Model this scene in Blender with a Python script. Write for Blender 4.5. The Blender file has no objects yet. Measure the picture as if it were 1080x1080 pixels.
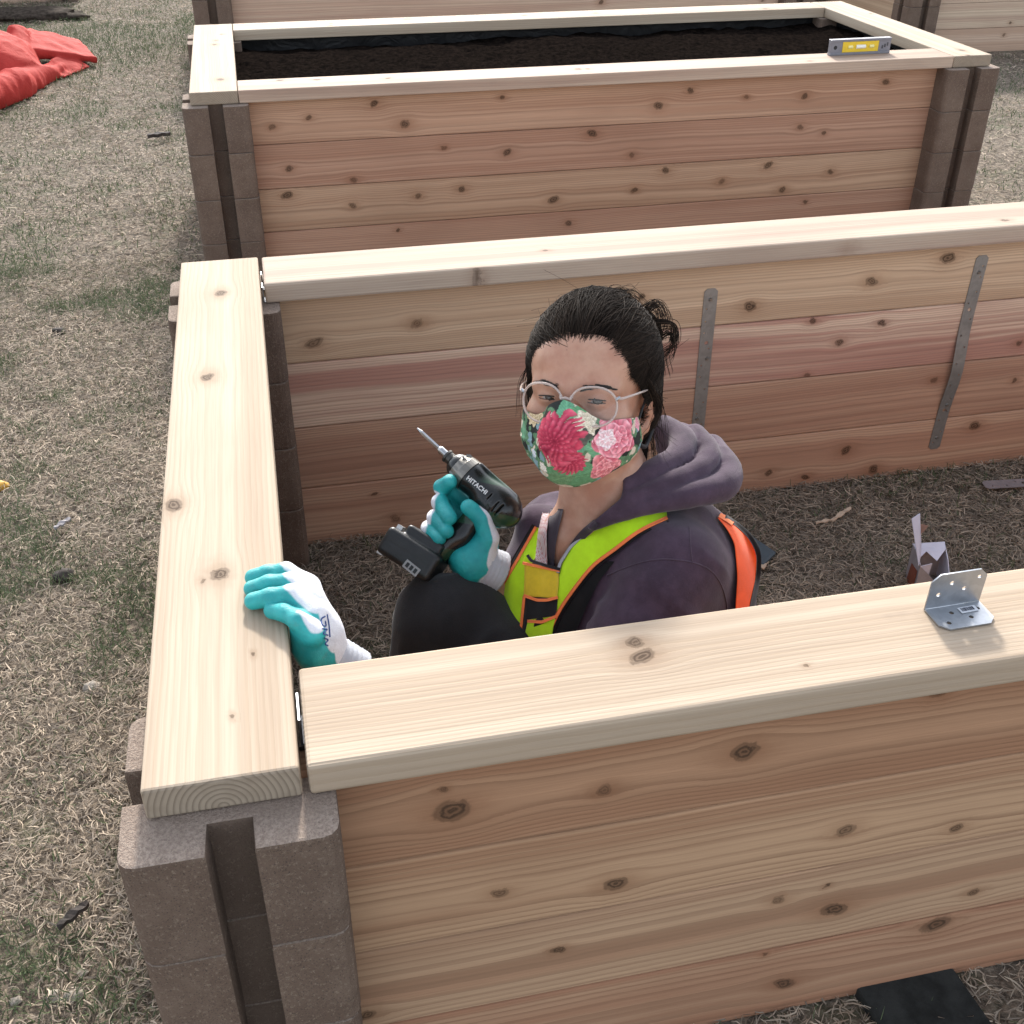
import bpy, bmesh, math, random
import numpy as np
from mathutils import Vector, Matrix
random.seed(7); np.random.seed(7)
sc = bpy.context.scene
col = sc.collection

# ------------------------------------------------------------------ camera
F_PX = 1185.156
CAM = np.array([0.0999, -0.8008, 1.3530])
PITCH, ROLL, YAW = 0.9924, 0.0020, -0.2161
def _rx(a): c, s = math.cos(a), math.sin(a); return np.array([[1,0,0],[0,c,-s],[0,s,c]])
def _rz(a): c, s = math.cos(a), math.sin(a); return np.array([[c,-s,0],[s,c,0],[0,0,1]])
CR = _rz(YAW) @ _rx(PITCH) @ _rz(ROLL)
cd = bpy.data.cameras.new('camera'); cam = bpy.data.objects.new('camera', cd); col.objects.link(cam)
cd.sensor_fit = 'HORIZONTAL'; cd.sensor_width = 36.0; cd.lens = 36.0 * F_PX / 1080.0
cd.clip_start = 0.02; cd.clip_end = 500
cam.matrix_world = Matrix([[*CR[0], CAM[0]], [*CR[1], CAM[1]], [*CR[2], CAM[2]], [0,0,0,1]])
sc.camera = cam
# ------------------------------------------------------------------ sky and sun
SUN_DIR = np.array([0.12, 0.845, 0.52]); SUN_DIR /= np.linalg.norm(SUN_DIR)     # towards the sun
elev = math.asin(SUN_DIR[2]); azim = math.atan2(SUN_DIR[0], SUN_DIR[1])           # azimuth from +Y towards +X
w = bpy.data.worlds.new("World"); sc.world = w; w.use_nodes = True
nt = w.node_tree; nt.nodes.clear()
sky = nt.nodes.new('ShaderNodeTexSky'); sky.sky_type = 'NISHITA'; sky.sun_disc = False
sky.sun_elevation = elev; sky.sun_rotation = azim; sky.air_density = 1.0; sky.dust_density = 1.6; sky.ozone_density = 0.5
bg = nt.nodes.new('ShaderNodeBackground'); bg.inputs[1].default_value = 0.15
wo = nt.nodes.new('ShaderNodeOutputWorld')
hz = nt.nodes.new('ShaderNodeHueSaturation'); hz.inputs['Saturation'].default_value = .40      # thin high cloud
nt.links.new(sky.outputs[0], hz.inputs['Color']); nt.links.new(hz.outputs[0], bg.inputs[0]); nt.links.new(bg.outputs[0], wo.inputs[0])
sl = bpy.data.lights.new('sun', 'SUN'); sl.energy = 2.1; sl.angle = math.radians(5.0); sl.color = (1.0, 0.945, 0.87)
so = bpy.data.objects.new('sun', sl); col.objects.link(so)
so.rotation_euler = Vector(SUN_DIR).to_track_quat('Z', 'Y').to_euler()
sc.view_settings.view_transform = 'Standard'; sc.view_settings.look = 'None'
sc.view_settings.exposure = 1.48; sc.view_settings.gamma = 1.0; sc.view_settings.use_curve_mapping = False

# ------------------------------------------------------------------ placing helpers (image pixels turned into scene points)
def ray(u, v): return CR @ np.array([(u-540)/F_PX, -(v-540)/F_PX, -1.0])
def at(u, v, x=None, y=None, z=None):
    r = ray(u, v)
    t = (x-CAM[0])/r[0] if x is not None else (y-CAM[1])/r[1] if y is not None else (z-CAM[2])/r[2]
    return CAM + t*r
def K(u, v, d): return CAM + ray(u, v)*d
def pxof(P):
    v = (np.asarray(P, float)-CAM) @ CR
    return 540+F_PX*v[...,0]/-v[...,2], 540-F_PX*v[...,1]/-v[...,2]
CAM_R, CAM_U, CAM_T = CR[:,0], CR[:,1], CR[:,2]

# ------------------------------------------------------------------ object helpers
def tag(o, label=None, cat=None, group=None, kind=None):
    if label: o['label'] = label
    if cat: o['category'] = cat
    if group: o['group'] = group
    if kind: o['kind'] = kind
    return o
def empty(name, loc=(0,0,0), rz=0.0, label=None, cat=None, group=None):
    o = bpy.data.objects.new(name, None); col.objects.link(o); o.location = loc; o.rotation_euler = (0,0,rz)
    o.empty_display_size = .05
    return tag(o, label, cat, group)
def link(name, me, mat=None, parent=None, M=None):
    o = bpy.data.objects.new(name, me); col.objects.link(o)
    if mat is not None: me.materials.append(mat)
    if parent is not None: o.parent = parent
    if M is not None: o.matrix_local = M
    return o
def mesh_np(name, V, Fq, smooth=True, cols=None, attrs=None):
    """V (n,3), Fq: list of arrays (m,3) / (m,4)"""
    me = bpy.data.meshes.new(name)
    V = np.asarray(V, np.float32)
    if isinstance(Fq, np.ndarray): Fq = [Fq]
    Fq = [np.asarray(f, np.int32) for f in Fq if len(f)]
    me.vertices.add(len(V)); me.vertices.foreach_set('co', V.ravel())
    nl = sum(f.size for f in Fq); nf = sum(len(f) for f in Fq)
    me.loops.add(nl); me.polygons.add(nf)
    me.loops.foreach_set('vertex_index', np.concatenate([f.ravel() for f in Fq]))
    tot = np.concatenate([np.full(len(f), f.shape[1], np.int32) for f in Fq])
    st = np.concatenate([[0], np.cumsum(tot)[:-1]]).astype(np.int32)
    me.polygons.foreach_set('loop_start', st)
    me.update(calc_edges=True); me.validate()
    if smooth: me.polygons.foreach_set('use_smooth', np.ones(len(me.polygons), bool))
    if cols is not None and len(me.vertices) == len(V):
        a = me.color_attributes.new('Col', 'FLOAT_COLOR', 'POINT')
        c = np.ones((len(V), 4), np.float32); c[:, :3] = cols
        a.data.foreach_set('color', c.ravel())
    if attrs:
        for k, v in attrs.items():
            a = me.attributes.new(k, 'FLOAT', 'POINT'); a.data.foreach_set('value', np.asarray(v, np.float32))
    return me
def mesh_bm(name, bm, smooth=False):
    me = bpy.data.meshes.new(name); bmesh.ops.recalc_face_normals(bm, faces=bm.faces[:]); bm.to_mesh(me); bm.free()
    if smooth: me.polygons.foreach_set('use_smooth', np.ones(len(me.polygons), bool))
    return me
def bm_box(bm, c, s, M=None, bev=0.0, seg=2):
    r = bmesh.ops.create_cube(bm, size=1.0); vs = r['verts']
    bmesh.ops.scale(bm, vec=s, verts=vs)
    if bev > 0:
        es = list({e for v in vs for e in v.link_edges})
        rr = bmesh.ops.bevel(bm, geom=es, offset=bev, segments=seg, affect='EDGES', profile=0.5)
        vs = list({v for f in rr['faces'] for v in f.verts} | {v for v in vs if v.is_valid})
    if M is not None: bmesh.ops.transform(bm, matrix=M, verts=vs)
    bmesh.ops.translate(bm, vec=c, verts=vs)
    return vs
def bm_cyl(bm, a, b, r1, r2=None, n=20, caps=True):
    a, b = Vector(a), Vector(b); d = b-a
    M = Matrix.Translation((a+b)/2) @ d.to_track_quat('Z', 'Y').to_matrix().to_4x4()
    return bmesh.ops.create_cone(bm, cap_ends=caps, cap_tris=False, segments=n, radius1=r1, radius2=r1 if r2 is None else r2, depth=d.length, matrix=M)['verts']
def tube_np(paths, radii, n=5, closed_ends=True):
    """swept tubes. paths: list of (k,3); radii: list of scalars or (k,)"""
    V, Q, off = [], [], 0
    an = np.linspace(0, 2*np.pi, n, endpoint=False)
    for p, r in zip(paths, radii):
        p = np.asarray(p, float); k = len(p); r = np.broadcast_to(r, (k,))
        t = np.gradient(p, axis=0); t /= np.linalg.norm(t, axis=1, keepdims=True)+1e-12
        ref = np.array([0,0,1.0]) if abs(t[0,2]) < .9 else np.array([1.0,0,0])
        a = np.cross(t, ref); 
        for i in range(1, k):                      # keep the frame from flipping
            if np.dot(a[i], a[i-1]) < 0: a[i] = -a[i]
        a /= np.linalg.norm(a, axis=1, keepdims=True)+1e-12
        b = np.cross(t, a)
        ring = p[:,None,:] + r[:,None,None]*(np.cos(an)[None,:,None]*a[:,None,:]+np.sin(an)[None,:,None]*b[:,None,:])
        V.append(ring.reshape(-1,3))
        i = np.arange(k-1)[:,None]*n + np.arange(n)[None,:]; j = np.arange(k-1)[:,None]*n + (np.arange(n)[None,:]+1) % n
        Q.append(np.stack([i, j, j+n, i+n], -1).reshape(-1,4)+off); off += k*n
    return np.concatenate(V), np.concatenate(Q)
def spline(pts, m=8):
    """Catmull-Rom through pts"""
    p = np.asarray(pts, float); p = np.vstack([2*p[0]-p[1], p, 2*p[-1]-p[-2]]); out = []
    for i in range(1, len(p)-2):
        t = np.linspace(0, 1, m, endpoint=False)[:,None]
        out.append(.5*((2*p[i])+(-p[i-1]+p[i+1])*t+(2*p[i-1]-5*p[i]+4*p[i+1]-p[i+2])*t**2+(-p[i-1]+3*p[i]-3*p[i+1]+p[i+2])*t**3))
    return np.vstack(out+[p[-2][None]])

# ------------------------------------------------------------------ numpy noise
def _hash(i, j, k, s):
    h = (i*374761393 + j*668265263 + k*2147483647 + s*1274126177) & 0xFFFFFFFF
    h = ((h ^ (h >> 13))*1274126177) & 0xFFFFFFFF
    h = ((h ^ (h >> 16))*2246822519) & 0xFFFFFFFF
    return ((h ^ (h >> 15)) & 0xFFFFFF)/float(0xFFFFFF)
def vnoise(P, seed=0):
    P = np.asarray(P, float); f = np.floor(P); t = P-f; i = f.astype(np.int64); t = t*t*(3-2*t); r = 0
    for a in (0,1):
        for b in (0,1):
            for c in (0,1):
                wgt = (t[...,0] if a else 1-t[...,0])*(t[...,1] if b else 1-t[...,1])*(t[...,2] if c else 1-t[...,2])
                r = r + wgt*_hash(i[...,0]+a, i[...,1]+b, i[...,2]+c, seed)
    return r
def fbm(P, seed=0, o=3):
    r, a, s = 0, 1.0, 0
    for k in range(o): r = r + a*vnoise(np.asarray(P)*2**k + 17.3*k, seed+k); s += a; a *= .5
    return r/s

# ------------------------------------------------------------------ signed distance modelling
def smin(a, b, k):
    if k <= 0: return np.minimum(a, b)
    h = np.clip(.5+.5*(b-a)/k, 0, 1); return b+(a-b)*h-k*h*(1-h)
def smax(a, b, k): return -smin(-a, -b, k)
def caps(P, a, b, r1, r2=None):
    a = np.asarray(a, float); b = np.asarray(b, float); r2 = r1 if r2 is None else r2
    d = b-a; h = np.clip(((P-a) @ d)/max(d @ d, 1e-12), 0, 1)
    q = P-a-h[...,None]*d
    return np.sqrt((q*q).sum(-1))-(r1+(r2-r1)*h)
def chain(P, pts, rad, k=0.0):
    r = None
    for i in range(len(pts)-1):
        c = caps(P, pts[i], pts[i+1], rad[i], rad[i+1]); r = c if r is None else smin(r, c, k)
    return r
def ell(P, c, r, B=None):
    q = P-np.asarray(c, float)
    if B is not None: q = q @ B
    r = np.asarray(r, float); k0 = np.sqrt(((q/r)**2).sum(-1)); k1 = np.sqrt(((q/(r*r))**2).sum(-1))+1e-9
    return k0*(k0-1)/k1
def rbox(P, c, s, r, B=None):
    q = P-np.asarray(c, float)
    if B is not None: q = q @ B
    q = np.abs(q)-(np.asarray(s, float)-r)
    return np.sqrt((np.maximum(q,0)**2).sum(-1))+np.minimum(q.max(-1),0)-r
def nets(f, lo, hi, h, s=4, newton=1):
    lo = np.asarray(lo, float); n = (np.ceil((np.asarray(hi)-lo)/(h*s)).astype(int)+1)
    g = [lo[i]+(np.arange(n[i])+.5)*h*s-h*.5 for i in range(3)]
    G = np.stack(np.meshgrid(*g, indexing='ij'), -1)
    Dc = f(G.reshape(-1,3)).reshape(n)
    V = np.repeat(np.repeat(np.repeat(Dc, s, 0), s, 1), s, 2).astype(np.float32)
    m = np.abs(V) < s*h*1.35
    ijk = np.argwhere(m); vals = np.empty(len(ijk), np.float32)
    for a in range(0, len(ijk), 400000): vals[a:a+400000] = f(lo+ijk[a:a+400000]*h)
    V[m] = vals; V[V == 0] = 1e-7
    S = V < 0; N = np.array(V.shape)
    cnt = np.zeros(N-1, np.int8)
    for a in (0,1):
        for b in (0,1):
            for c in (0,1): cnt += S[a:N[0]-1+a, b:N[1]-1+b, c:N[2]-1+c]
    act = (cnt > 0) & (cnt < 8); cells = np.argwhere(act)
    idx = np.full(act.shape, -1, np.int64); idx[act] = np.arange(len(cells))
    co = np.array([[a,b,c] for a in (0,1) for b in (0,1) for c in (0,1)])
    cv = np.stack([V[tuple((cells+o).T)] for o in co], 1)
    acc = np.zeros((len(cells),3)); num = np.zeros(len(cells))
    for p in range(8):
        for q in range(p+1, 8):
            if np.abs(co[p]-co[q]).sum() == 1:
                x, y = cv[:,p], cv[:,q]; e = (x < 0) != (y < 0); t = np.where(e, x/np.where(e, x-y, 1), 0)
                acc += np.where(e[:,None], co[p]+t[:,None]*(co[q]-co[p]), 0); num += e
    W = lo+(cells+acc/num[:,None])*h
    for _ in range(newton):
        d = f(W); e = h*.5
        gr = np.stack([f(W+np.eye(3)[i]*e)-f(W-np.eye(3)[i]*e) for i in range(3)], -1)/(2*e)
        W = W-np.clip(d, -h, h)[:,None]*gr/np.maximum((gr**2).sum(-1), .25)[:,None]
    Q = []
    for ax in range(3):
        b, c = (ax+1) % 3, (ax+2) % 3
        sl0 = [slice(None)]*3; sl1 = [slice(None)]*3; sl0[ax] = slice(0, N[ax]-1); sl1[ax] = slice(1, N[ax])
        diff = S[tuple(sl0)] != S[tuple(sl1)]
        e = np.argwhere(diff); e = e[(e[:,b] > 0) & (e[:,c] > 0) & (e[:,b] < N[b]-1) & (e[:,c] < N[c]-1)]
        if not len(e): continue
        ub, uc = np.eye(3, dtype=int)[b], np.eye(3, dtype=int)[c]
        q = np.stack([idx[tuple(e.T)], idx[tuple((e-ub).T)], idx[tuple((e-ub-uc).T)], idx[tuple((e-uc).T)]], 1)
        fl = ~S[tuple(e.T)]; q[fl] = q[fl][:, ::-1]
        Q.append(q)
    Q = np.concatenate(Q); Q = Q[(Q >= 0).all(1)]
    return W, Q
def ray_hit(f, u, v, d0, d1, n=60):
    """first surface of f along the sight line through (u,v), else its nearest pass"""
    u = np.asarray(u, float); v = np.asarray(v, float)
    D = np.stack([(u-540)/F_PX, -(v-540)/F_PX, -np.ones_like(u)], -1) @ CR.T
    ln = np.linalg.norm(D, axis=-1); t = np.full(u.shape, d0); best = np.full(u.shape, 9.0); bt = t.copy()
    for _ in range(n):
        d = f(CAM+D*t[...,None]); m = d < best; best = np.where(m, d, best); bt = np.where(m, t, bt)
        t = np.minimum(t+np.where(d > 4e-4, d*.7/ln, 0), d1)
    return CAM+D*bt[...,None], best

# ------------------------------------------------------------------ material helpers
class NT:
    def __init__(s, name):
        s.m = bpy.data.materials.new(name); s.m.use_nodes = True; s.t = s.m.node_tree; s.t.nodes.clear()
        s.out = s.n('ShaderNodeOutputMaterial'); s.b = s.n('ShaderNodeBsdfPrincipled'); s.l(s.b.outputs[0], s.out.inputs[0])
    def n(s, ty): return s.t.nodes.new(ty)
    def l(s, a, b): s.t.links.new(a, b)
    def put(s, sock, v):
        if isinstance(v, bpy.types.NodeSocket): s.l(v, sock)
        elif v is not None:
            if isinstance(v, (tuple, list)) and len(v) == 3 and sock.type == 'RGBA': v = (*v, 1)
            sock.default_value = v
    def math(s, op, a, b=None, c=None, clamp=False):
        n = s.n('ShaderNodeMath'); n.operation = op; n.use_clamp = clamp
        for i, v in enumerate((a, b, c)):
            if v is not None: s.put(n.inputs[i], v)
        return n.outputs[0]
    def add(s, a, b): return s.math('ADD', a, b)
    def mul(s, a, b): return s.math('MULTIPLY', a, b)
    def mix(s, f, a, b, mode='MIX'):
        n = s.n('ShaderNodeMix'); n.data_type = 'RGBA'; n.blend_type = mode; n.clamp_factor = True
        s.put(n.inputs[0], f); s.put(n.inputs[6], a); s.put(n.inputs[7], b); return n.outputs[2]
    def coord(s, kind='Object'): return s.n('ShaderNodeTexCoord').outputs[kind]
    def sep(s, v): n = s.n('ShaderNodeSeparateXYZ'); s.put(n.inputs[0], v); return n.outputs
    def comb(s, x, y, z):
        n = s.n('ShaderNodeCombineXYZ')
        for i, v in enumerate((x,y,z)): s.put(n.inputs[i], v)
        return n.outputs[0]
    def vmul(s, v, k): n = s.n('ShaderNodeVectorMath'); n.operation = 'MULTIPLY'; s.put(n.inputs[0], v); n.inputs[1].default_value = k; return n.outputs[0]
    def noise(s, v, scale, detail=2, rough=.5, dist=0):
        n = s.n('ShaderNodeTexNoise'); s.put(n.inputs['Vector'], v); n.inputs['Scale'].default_value = scale
        n.inputs['Detail'].default_value = detail; n.inputs['Roughness'].default_value = rough; n.inputs['Distortion'].default_value = dist
        return n.outputs[0]
    def smooth(s, v, a, b, lo=0.0, hi=1.0):
        n = s.n('ShaderNodeMapRange'); n.interpolation_type = 'SMOOTHSTEP'; s.put(n.inputs[0], v)
        for i, x in enumerate((a, b, lo, hi)): n.inputs[i+1].default_value = x
        return n.outputs[0]
    def bump(s, h, strength=.3, dist=.002):
        n = s.n('ShaderNodeBump'); n.inputs['Strength'].default_value = strength; n.inputs['Distance'].default_value = dist
        s.put(n.inputs['Height'], h); s.l(n.outputs[0], s.b.inputs['Normal'])
    def attr(s, name): n = s.n('ShaderNodeAttribute'); n.attribute_name = name; return n
    def base(s, c): s.put(s.b.inputs['Base Color'], c)
    def set(s, **k):
        for a, v in k.items(): s.put(s.b.inputs[a.replace('_', ' ')], v)
        return s
def simple(name, c, rough=.6, metal=0.0, var=.12, scale=60, bump=.0, bscale=400, spec=.5, c2=None):
    m = NT(name); P = m.coord()
    n = m.noise(P, scale, 4, .6)
    dark = tuple(x*(1-var*1.6) for x in c) if c2 is None else c2
    m.base(m.mix(m.smooth(n, .3, .7), dark, tuple(min(x*(1+var), 1) for x in c)))
    m.set(Roughness=rough, Metallic=metal); m.b.inputs['Specular IOR Level'].default_value = spec
    if bump > 0: m.bump(m.noise(P, bscale, 3, .6), bump, .002)
    return m.m

# one shared node group: how a knot bends and darkens the wood
def knot_group():
    g = bpy.data.node_groups.new('knot_warp', 'ShaderNodeTree')
    for nm in ('X','Y','KX','KY','KR','KA','KT'): g.interface.new_socket(nm, in_out='INPUT', socket_type='NodeSocketFloat')
    for nm in ('DY','Core','Halo'): g.interface.new_socket(nm, in_out='OUTPUT', socket_type='NodeSocketFloat')
    gi = g.nodes.new('NodeGroupInput'); go = g.nodes.new('NodeGroupOutput')
    def mt(op, a, b=None):
        n = g.nodes.new('ShaderNodeMath'); n.operation = op
        for i, v in enumerate((a, b)):
            if v is None: continue
            if isinstance(v, bpy.types.NodeSocket): g.links.new(v, n.inputs[i])
            else: n.inputs[i].default_value = v
        return n.outputs[0]
    X, Y, KX, KY, KR, KA, KT = gi.outputs[:7]
    ry = mt('SUBTRACT', Y, KY); dx = mt('DIVIDE', mt('SUBTRACT', X, KX), KR); dy = mt('DIVIDE', ry, KR)
    dx2, dy2 = mt('MULTIPLY', dx, dx), mt('MULTIPLY', dy, dy)
    wv = mt('EXPONENT', mt('MULTIPLY', mt('ADD', mt('MULTIPLY', dx2, .055), mt('MULTIPLY', dy2, .16)), -1.0))
    g.links.new(mt('MULTIPLY', mt('MULTIPLY', ry, wv), -.8), go.inputs[0])
    e = mt('SQRT', mt('ADD', mt('MULTIPLY', dx2, KA), mt('ADD', dy2, mt('MULTIPLY', mt('MULTIPLY', dx, dy), KT))))
    n = g.nodes.new('ShaderNodeMapRange'); n.interpolation_type = 'SMOOTHSTEP'; g.links.new(e, n.inputs[0])
    n.inputs[1].default_value = 1.25; n.inputs[2].default_value = .7; n.inputs[3].default_value = 0; n.inputs[4].default_value = 1
    rings = mt('ADD', mt('MULTIPLY', mt('SINE', mt('MULTIPLY', e, 14.0)), .22), .78)
    g.links.new(mt('MULTIPLY', n.outputs[0], rings), go.inputs[1])
    g.links.new(mt('EXPONENT', mt('MULTIPLY', mt('ADD', mt('MULTIPLY', dx2, .12), mt('MULTIPLY', dy2, .3)), -1.0)), go.inputs[2])
    return g
KNOT = knot_group()
def cedar(name, light, pink, seed, knots=(), pith=(0.0, .05), spacing=.0042, contrast=.45, streak=1.0, late=None, fs=1.0):
    """a cedar board: X along the grain, Y across, Z through; rings about a pith line so end grain and faces agree"""
    m = NT(name); rng = random.Random(seed)
    P = m.coord(); sh = m.n('ShaderNodeVectorMath'); sh.operation = 'ADD'; m.l(P, sh.inputs[0]); sh.inputs[1].default_value = (seed*3.17 % 50, 0, 0)
    Q = sh.outputs[0]
    x, y, z = m.sep(P)[:3]
    wob = m.noise(m.vmul(Q, (7, 14, 14)), 1.0, 2); wobk = m.noise(P, 75, 3, .6)
    yk = m.add(y, m.mul(m.math('SUBTRACT', wobk, .5), .011)); xk = m.add(x, m.mul(m.math('SUBTRACT', wobk, .5), .016))
    dy = None; core = None; halo = None
    for (kx, ky, kr) in knots:
        g = m.n('ShaderNodeGroup'); g.node_tree = KNOT
        m.l(xk, g.inputs[0]); m.l(yk, g.inputs[1]); g.inputs[2].default_value = kx; g.inputs[3].default_value = ky; g.inputs[4].default_value = kr*1.15; g.inputs[5].default_value = rng.uniform(.35, 1.0); g.inputs[6].default_value = rng.uniform(-.6, .6)
        kd = rng.uniform(.62, 1.0) if kr < .0085 else .97
        dy = g.outputs[0] if dy is None else m.add(dy, g.outputs[0])
        ko = m.mul(g.outputs[1], kd); core = ko if core is None else m.math('MAXIMUM', core, ko)
        halo = g.outputs[2] if halo is None else m.math('MAXIMUM', halo, g.outputs[2])
    yy = y if dy is None else m.add(y, dy)
    big = m.noise(m.vmul(Q, (.8, 2, 2)), 1.0, 1)
    yw = m.add(yy, m.add(m.mul(m.math('SUBTRACT', big, .5), .05), m.mul(m.math('SUBTRACT', wob, .5), .006)))
    a = m.math('SUBTRACT', yw, pith[0]); b = m.math('SUBTRACT', z, pith[1])
    rr = m.math('SQRT', m.add(m.mul(a, a), m.mul(b, b)))
    saw = m.math('FRACT', m.math('DIVIDE', rr, spacing))
    lw = m.mul(m.smooth(saw, .35, .93), m.smooth(saw, 1.0, .94))
    rv = m.comb(m.mul(x, .35), m.mul(yw, 24.0), m.mul(z, 24.0))
    sv = m.n('ShaderNodeVectorMath'); sv.operation = 'ADD'; m.l(rv, sv.inputs[0]); sv.inputs[1].default_value = (seed*1.7, seed*.9 % 13, seed*.3)
    st = m.noise(sv.outputs[0], 1.0, 3, .55); st2 = m.noise(m.vmul(sv.outputs[0], (.8,3.6,3.6)), 1.0, 2, .6)
    fine = m.noise(m.vmul(Q, (9, 420, 420)), 1.0, 2)
    c = m.mix(m.smooth(st, .5-.14*streak, .5+.14*streak), light, pink)
    c = m.mix(m.smooth(st2, .52, .74, 0, .55*fs), c, tuple(v*.70 for v in pink)); c = m.mix(m.smooth(st2, .42, .26, 0, .5*fs), c, tuple(min(v*1.18, .9) for v in light))
    blot = m.noise(m.vmul(Q, (2.2, 5, 5)), 1.0, 3)
    c = m.mix(m.smooth(blot, .45, .8, 0, .45), c, tuple(v*.78 for v in pink))
    lt = late if late else tuple(v*.55 for v in pink)
    c = m.mix(m.mul(lw, contrast), c, lt)
    c = m.mix(m.smooth(fine, .3, .8, 0, .22), c, tuple(v*.6 for v in pink))
    h = m.add(m.mul(lw, -.4), m.mul(fine, -.6))
    if halo is not None:
        c = m.mix(m.mul(m.math('MULTIPLY', halo, m.add(m.mul(st, .8), .25)), .85), c, (pink[0]*.55, pink[1]*.44, pink[2]*.36))
        c = m.mix(m.mul(core, .93), c, (.050, .030, .019))
        h = m.add(h, m.mul(core, 1.2))
    # handling marks, faint grey smudges
    sm = m.noise(m.vmul(Q, (5, 9, 9)), 1.0, 4, .7)
    c = m.mix(m.smooth(sm, .66, .85, 0, .22), c, (.12, .10, .09))
    nx = m.math('ABSOLUTE', m.sep(m.n('ShaderNodeTexCoord').outputs['Normal'])[0])          # sawn ends drink the light
    eg = m.smooth(nx, .75, .95); ec = m.mix(m.mul(lw, .75), tuple(v*.66 for v in light), tuple(v*.42 for v in pink)); ec = m.mix(m.smooth(m.noise(m.vmul(Q, (1,60,60)), 1.0, 3), .4, .75, 0, .4), ec, tuple(v*.5 for v in pink))
    c = m.mix(eg, c, ec)
    m.base(c); m.set(Roughness=.74); m.b.inputs['Specular IOR Level'].default_value = .14
    m.bump(h, .35, .0014)
    return m.m
# ================================================================== GROUND
def ground_mat():
    m = NT('turf_soil'); P = m.coord()
    a = m.noise(P, 70, 5, .65); b = m.noise(P, 9, 4, .6)
    c = m.mix(m.smooth(a, .35, .7), (.075, .058, .043), (.30, .24, .178))
    c = m.mix(m.smooth(b, .5, .7, 0, .55), c, (.075, .095, .04))
    c = m.mix(m.smooth(m.noise(P, 22, 4, .6), .55, .72, 0, .7), c, (.055, .042, .032))
    m.base(c); m.set(Roughness=.95); m.bump(a, .8, .012); return m.m
bm = bmesh.new()
bmesh.ops.create_grid(bm, x_segments=60, y_segments=60, size=60)
ground = link('ground', mesh_bm('ground', bm), ground_mat()); tag(ground, 'patchy dry lawn ground', 'ground', kind='structure')
ground.location = (0, 20, 0)

# footprints no blade grows in (blocks and walls): (x0,x1,y0,y1)
BEDS = {}
def grass_mesh(name, mat, n, rect, lmin, lmax, wd, lift, greenf, dens=None, seed=0, segs=3, strawdark=1.0, avoid=()):
    rng = np.random.default_rng(seed)
    x = rng.uniform(rect[0], rect[1], n); y = rng.uniform(rect[2], rect[3], n)
    keep = np.ones(n, bool)
    for (a, b, c, d) in avoid: keep &= ~((x > a) & (x < b) & (y > c) & (y < d))
    if dens is not None: keep &= rng.random(n) < dens(x, y)
    x, y = x[keep], y[keep]; n = len(x)
    g = greenf(x, y); isg = rng.random(n) < g
    yaw = rng.uniform(0, 2*np.pi, n); L = rng.uniform(lmin, lmax, n)*np.where(isg, .8, 1.0)*rng.uniform(.6, 1.0, n)
    el = np.where(isg, rng.uniform(.5, 1.3, n), np.abs(rng.normal(.06, .22, n)))
    curl = rng.normal(0, 1.1, n); droop = rng.uniform(.2, 1.3, n)*np.where(isg, .7, .5)
    t = np.linspace(0, 1, segs+1)
    yw = yaw[:,None]+curl[:,None]*t; e = el[:,None]-droop[:,None]*t
    ds = (L/segs)[:,None]
    dx = np.cos(yw)*np.cos(e)*ds; dy = np.sin(yw)*np.cos(e)*ds; dz = np.sin(e)*ds
    z0 = rng.uniform(0.0, lift, n)
    px = x[:,None]+np.concatenate([np.zeros((n,1)), np.cumsum(dx[:,:-1],1)],1); py = y[:,None]+np.concatenate([np.zeros((n,1)), np.cumsum(dy[:,:-1],1)],1)
    pz = z0[:,None]+np.concatenate([np.zeros((n,1)), np.cumsum(dz[:,:-1],1)],1); pz = np.maximum(pz, .001+.3*z0[:,None])
    wv = (wd*rng.uniform(.6, 1.4, n))[:,None]*np.array([.8, 1, .75, .15]) if segs == 3 else (wd*rng.uniform(.6,1.4,n))[:,None]*np.linspace(1,.2,segs+1)
    roll = rng.uniform(-.9, .9, n)[:,None]
    sx = -np.sin(yw)*np.cos(roll); sy = np.cos(yw)*np.cos(roll); sz = np.sin(roll)+0*yw
    A = np.stack([px-sx*wv, py-sy*wv, np.maximum(pz-sz*wv, .0008)], -1); B = np.stack([px+sx*wv, py+sy*wv, np.maximum(pz+sz*wv, .0008)], -1)
    V = np.stack([A, B], 2).reshape(-1, 3); k = 2*(segs+1)
    i = np.arange(n)[:,None]*k+2*np.arange(segs)[None]
    Q = np.stack([i, i+1, i+3, i+2], -1).reshape(-1, 4)
    s = rng.random(n); dk = rng.random(n)
    patch = .72+.55*fbm(XY(x, y, 7.0), 61, 3)
    straw = np.array([.53,.435,.335])*(.45+.75*s[:,None])*patch[:,None]
    grey = np.array([.27,.225,.18])*(.6+.7*s[:,None])
    c = np.where((dk < .36*strawdark)[:,None], grey, straw)
    gr = np.stack([.062+.07*s, .092+.07*s, .045+.035*s], -1)
    c = np.where(isg[:,None], gr, c)
    C = np.repeat(np.clip(c, 0, .9), k, 0)
    me = mesh_np(name, V, Q, smooth=False, cols=C)
    return link(name, me, mat)
def blade_mat():
    m = NT('grass_blade'); a = m.attr('Col'); m.base(a.outputs['Color']); m.set(Roughness=.75)
    m.b.inputs['Specular IOR Level'].default_value = .25
    tr = m.n('ShaderNodeBsdfTranslucent'); m.l(a.outputs['Color'], tr.inputs[0]); mx = m.n('ShaderNodeMixShader'); mx.inputs[0].default_value = .22
    m.l(m.b.outputs[0], mx.inputs[1]); m.l(tr.outputs[0], mx.inputs[2]); m.l(mx.outputs[0], m.out.inputs[0]); return m.m
BLADE = blade_mat()
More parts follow.
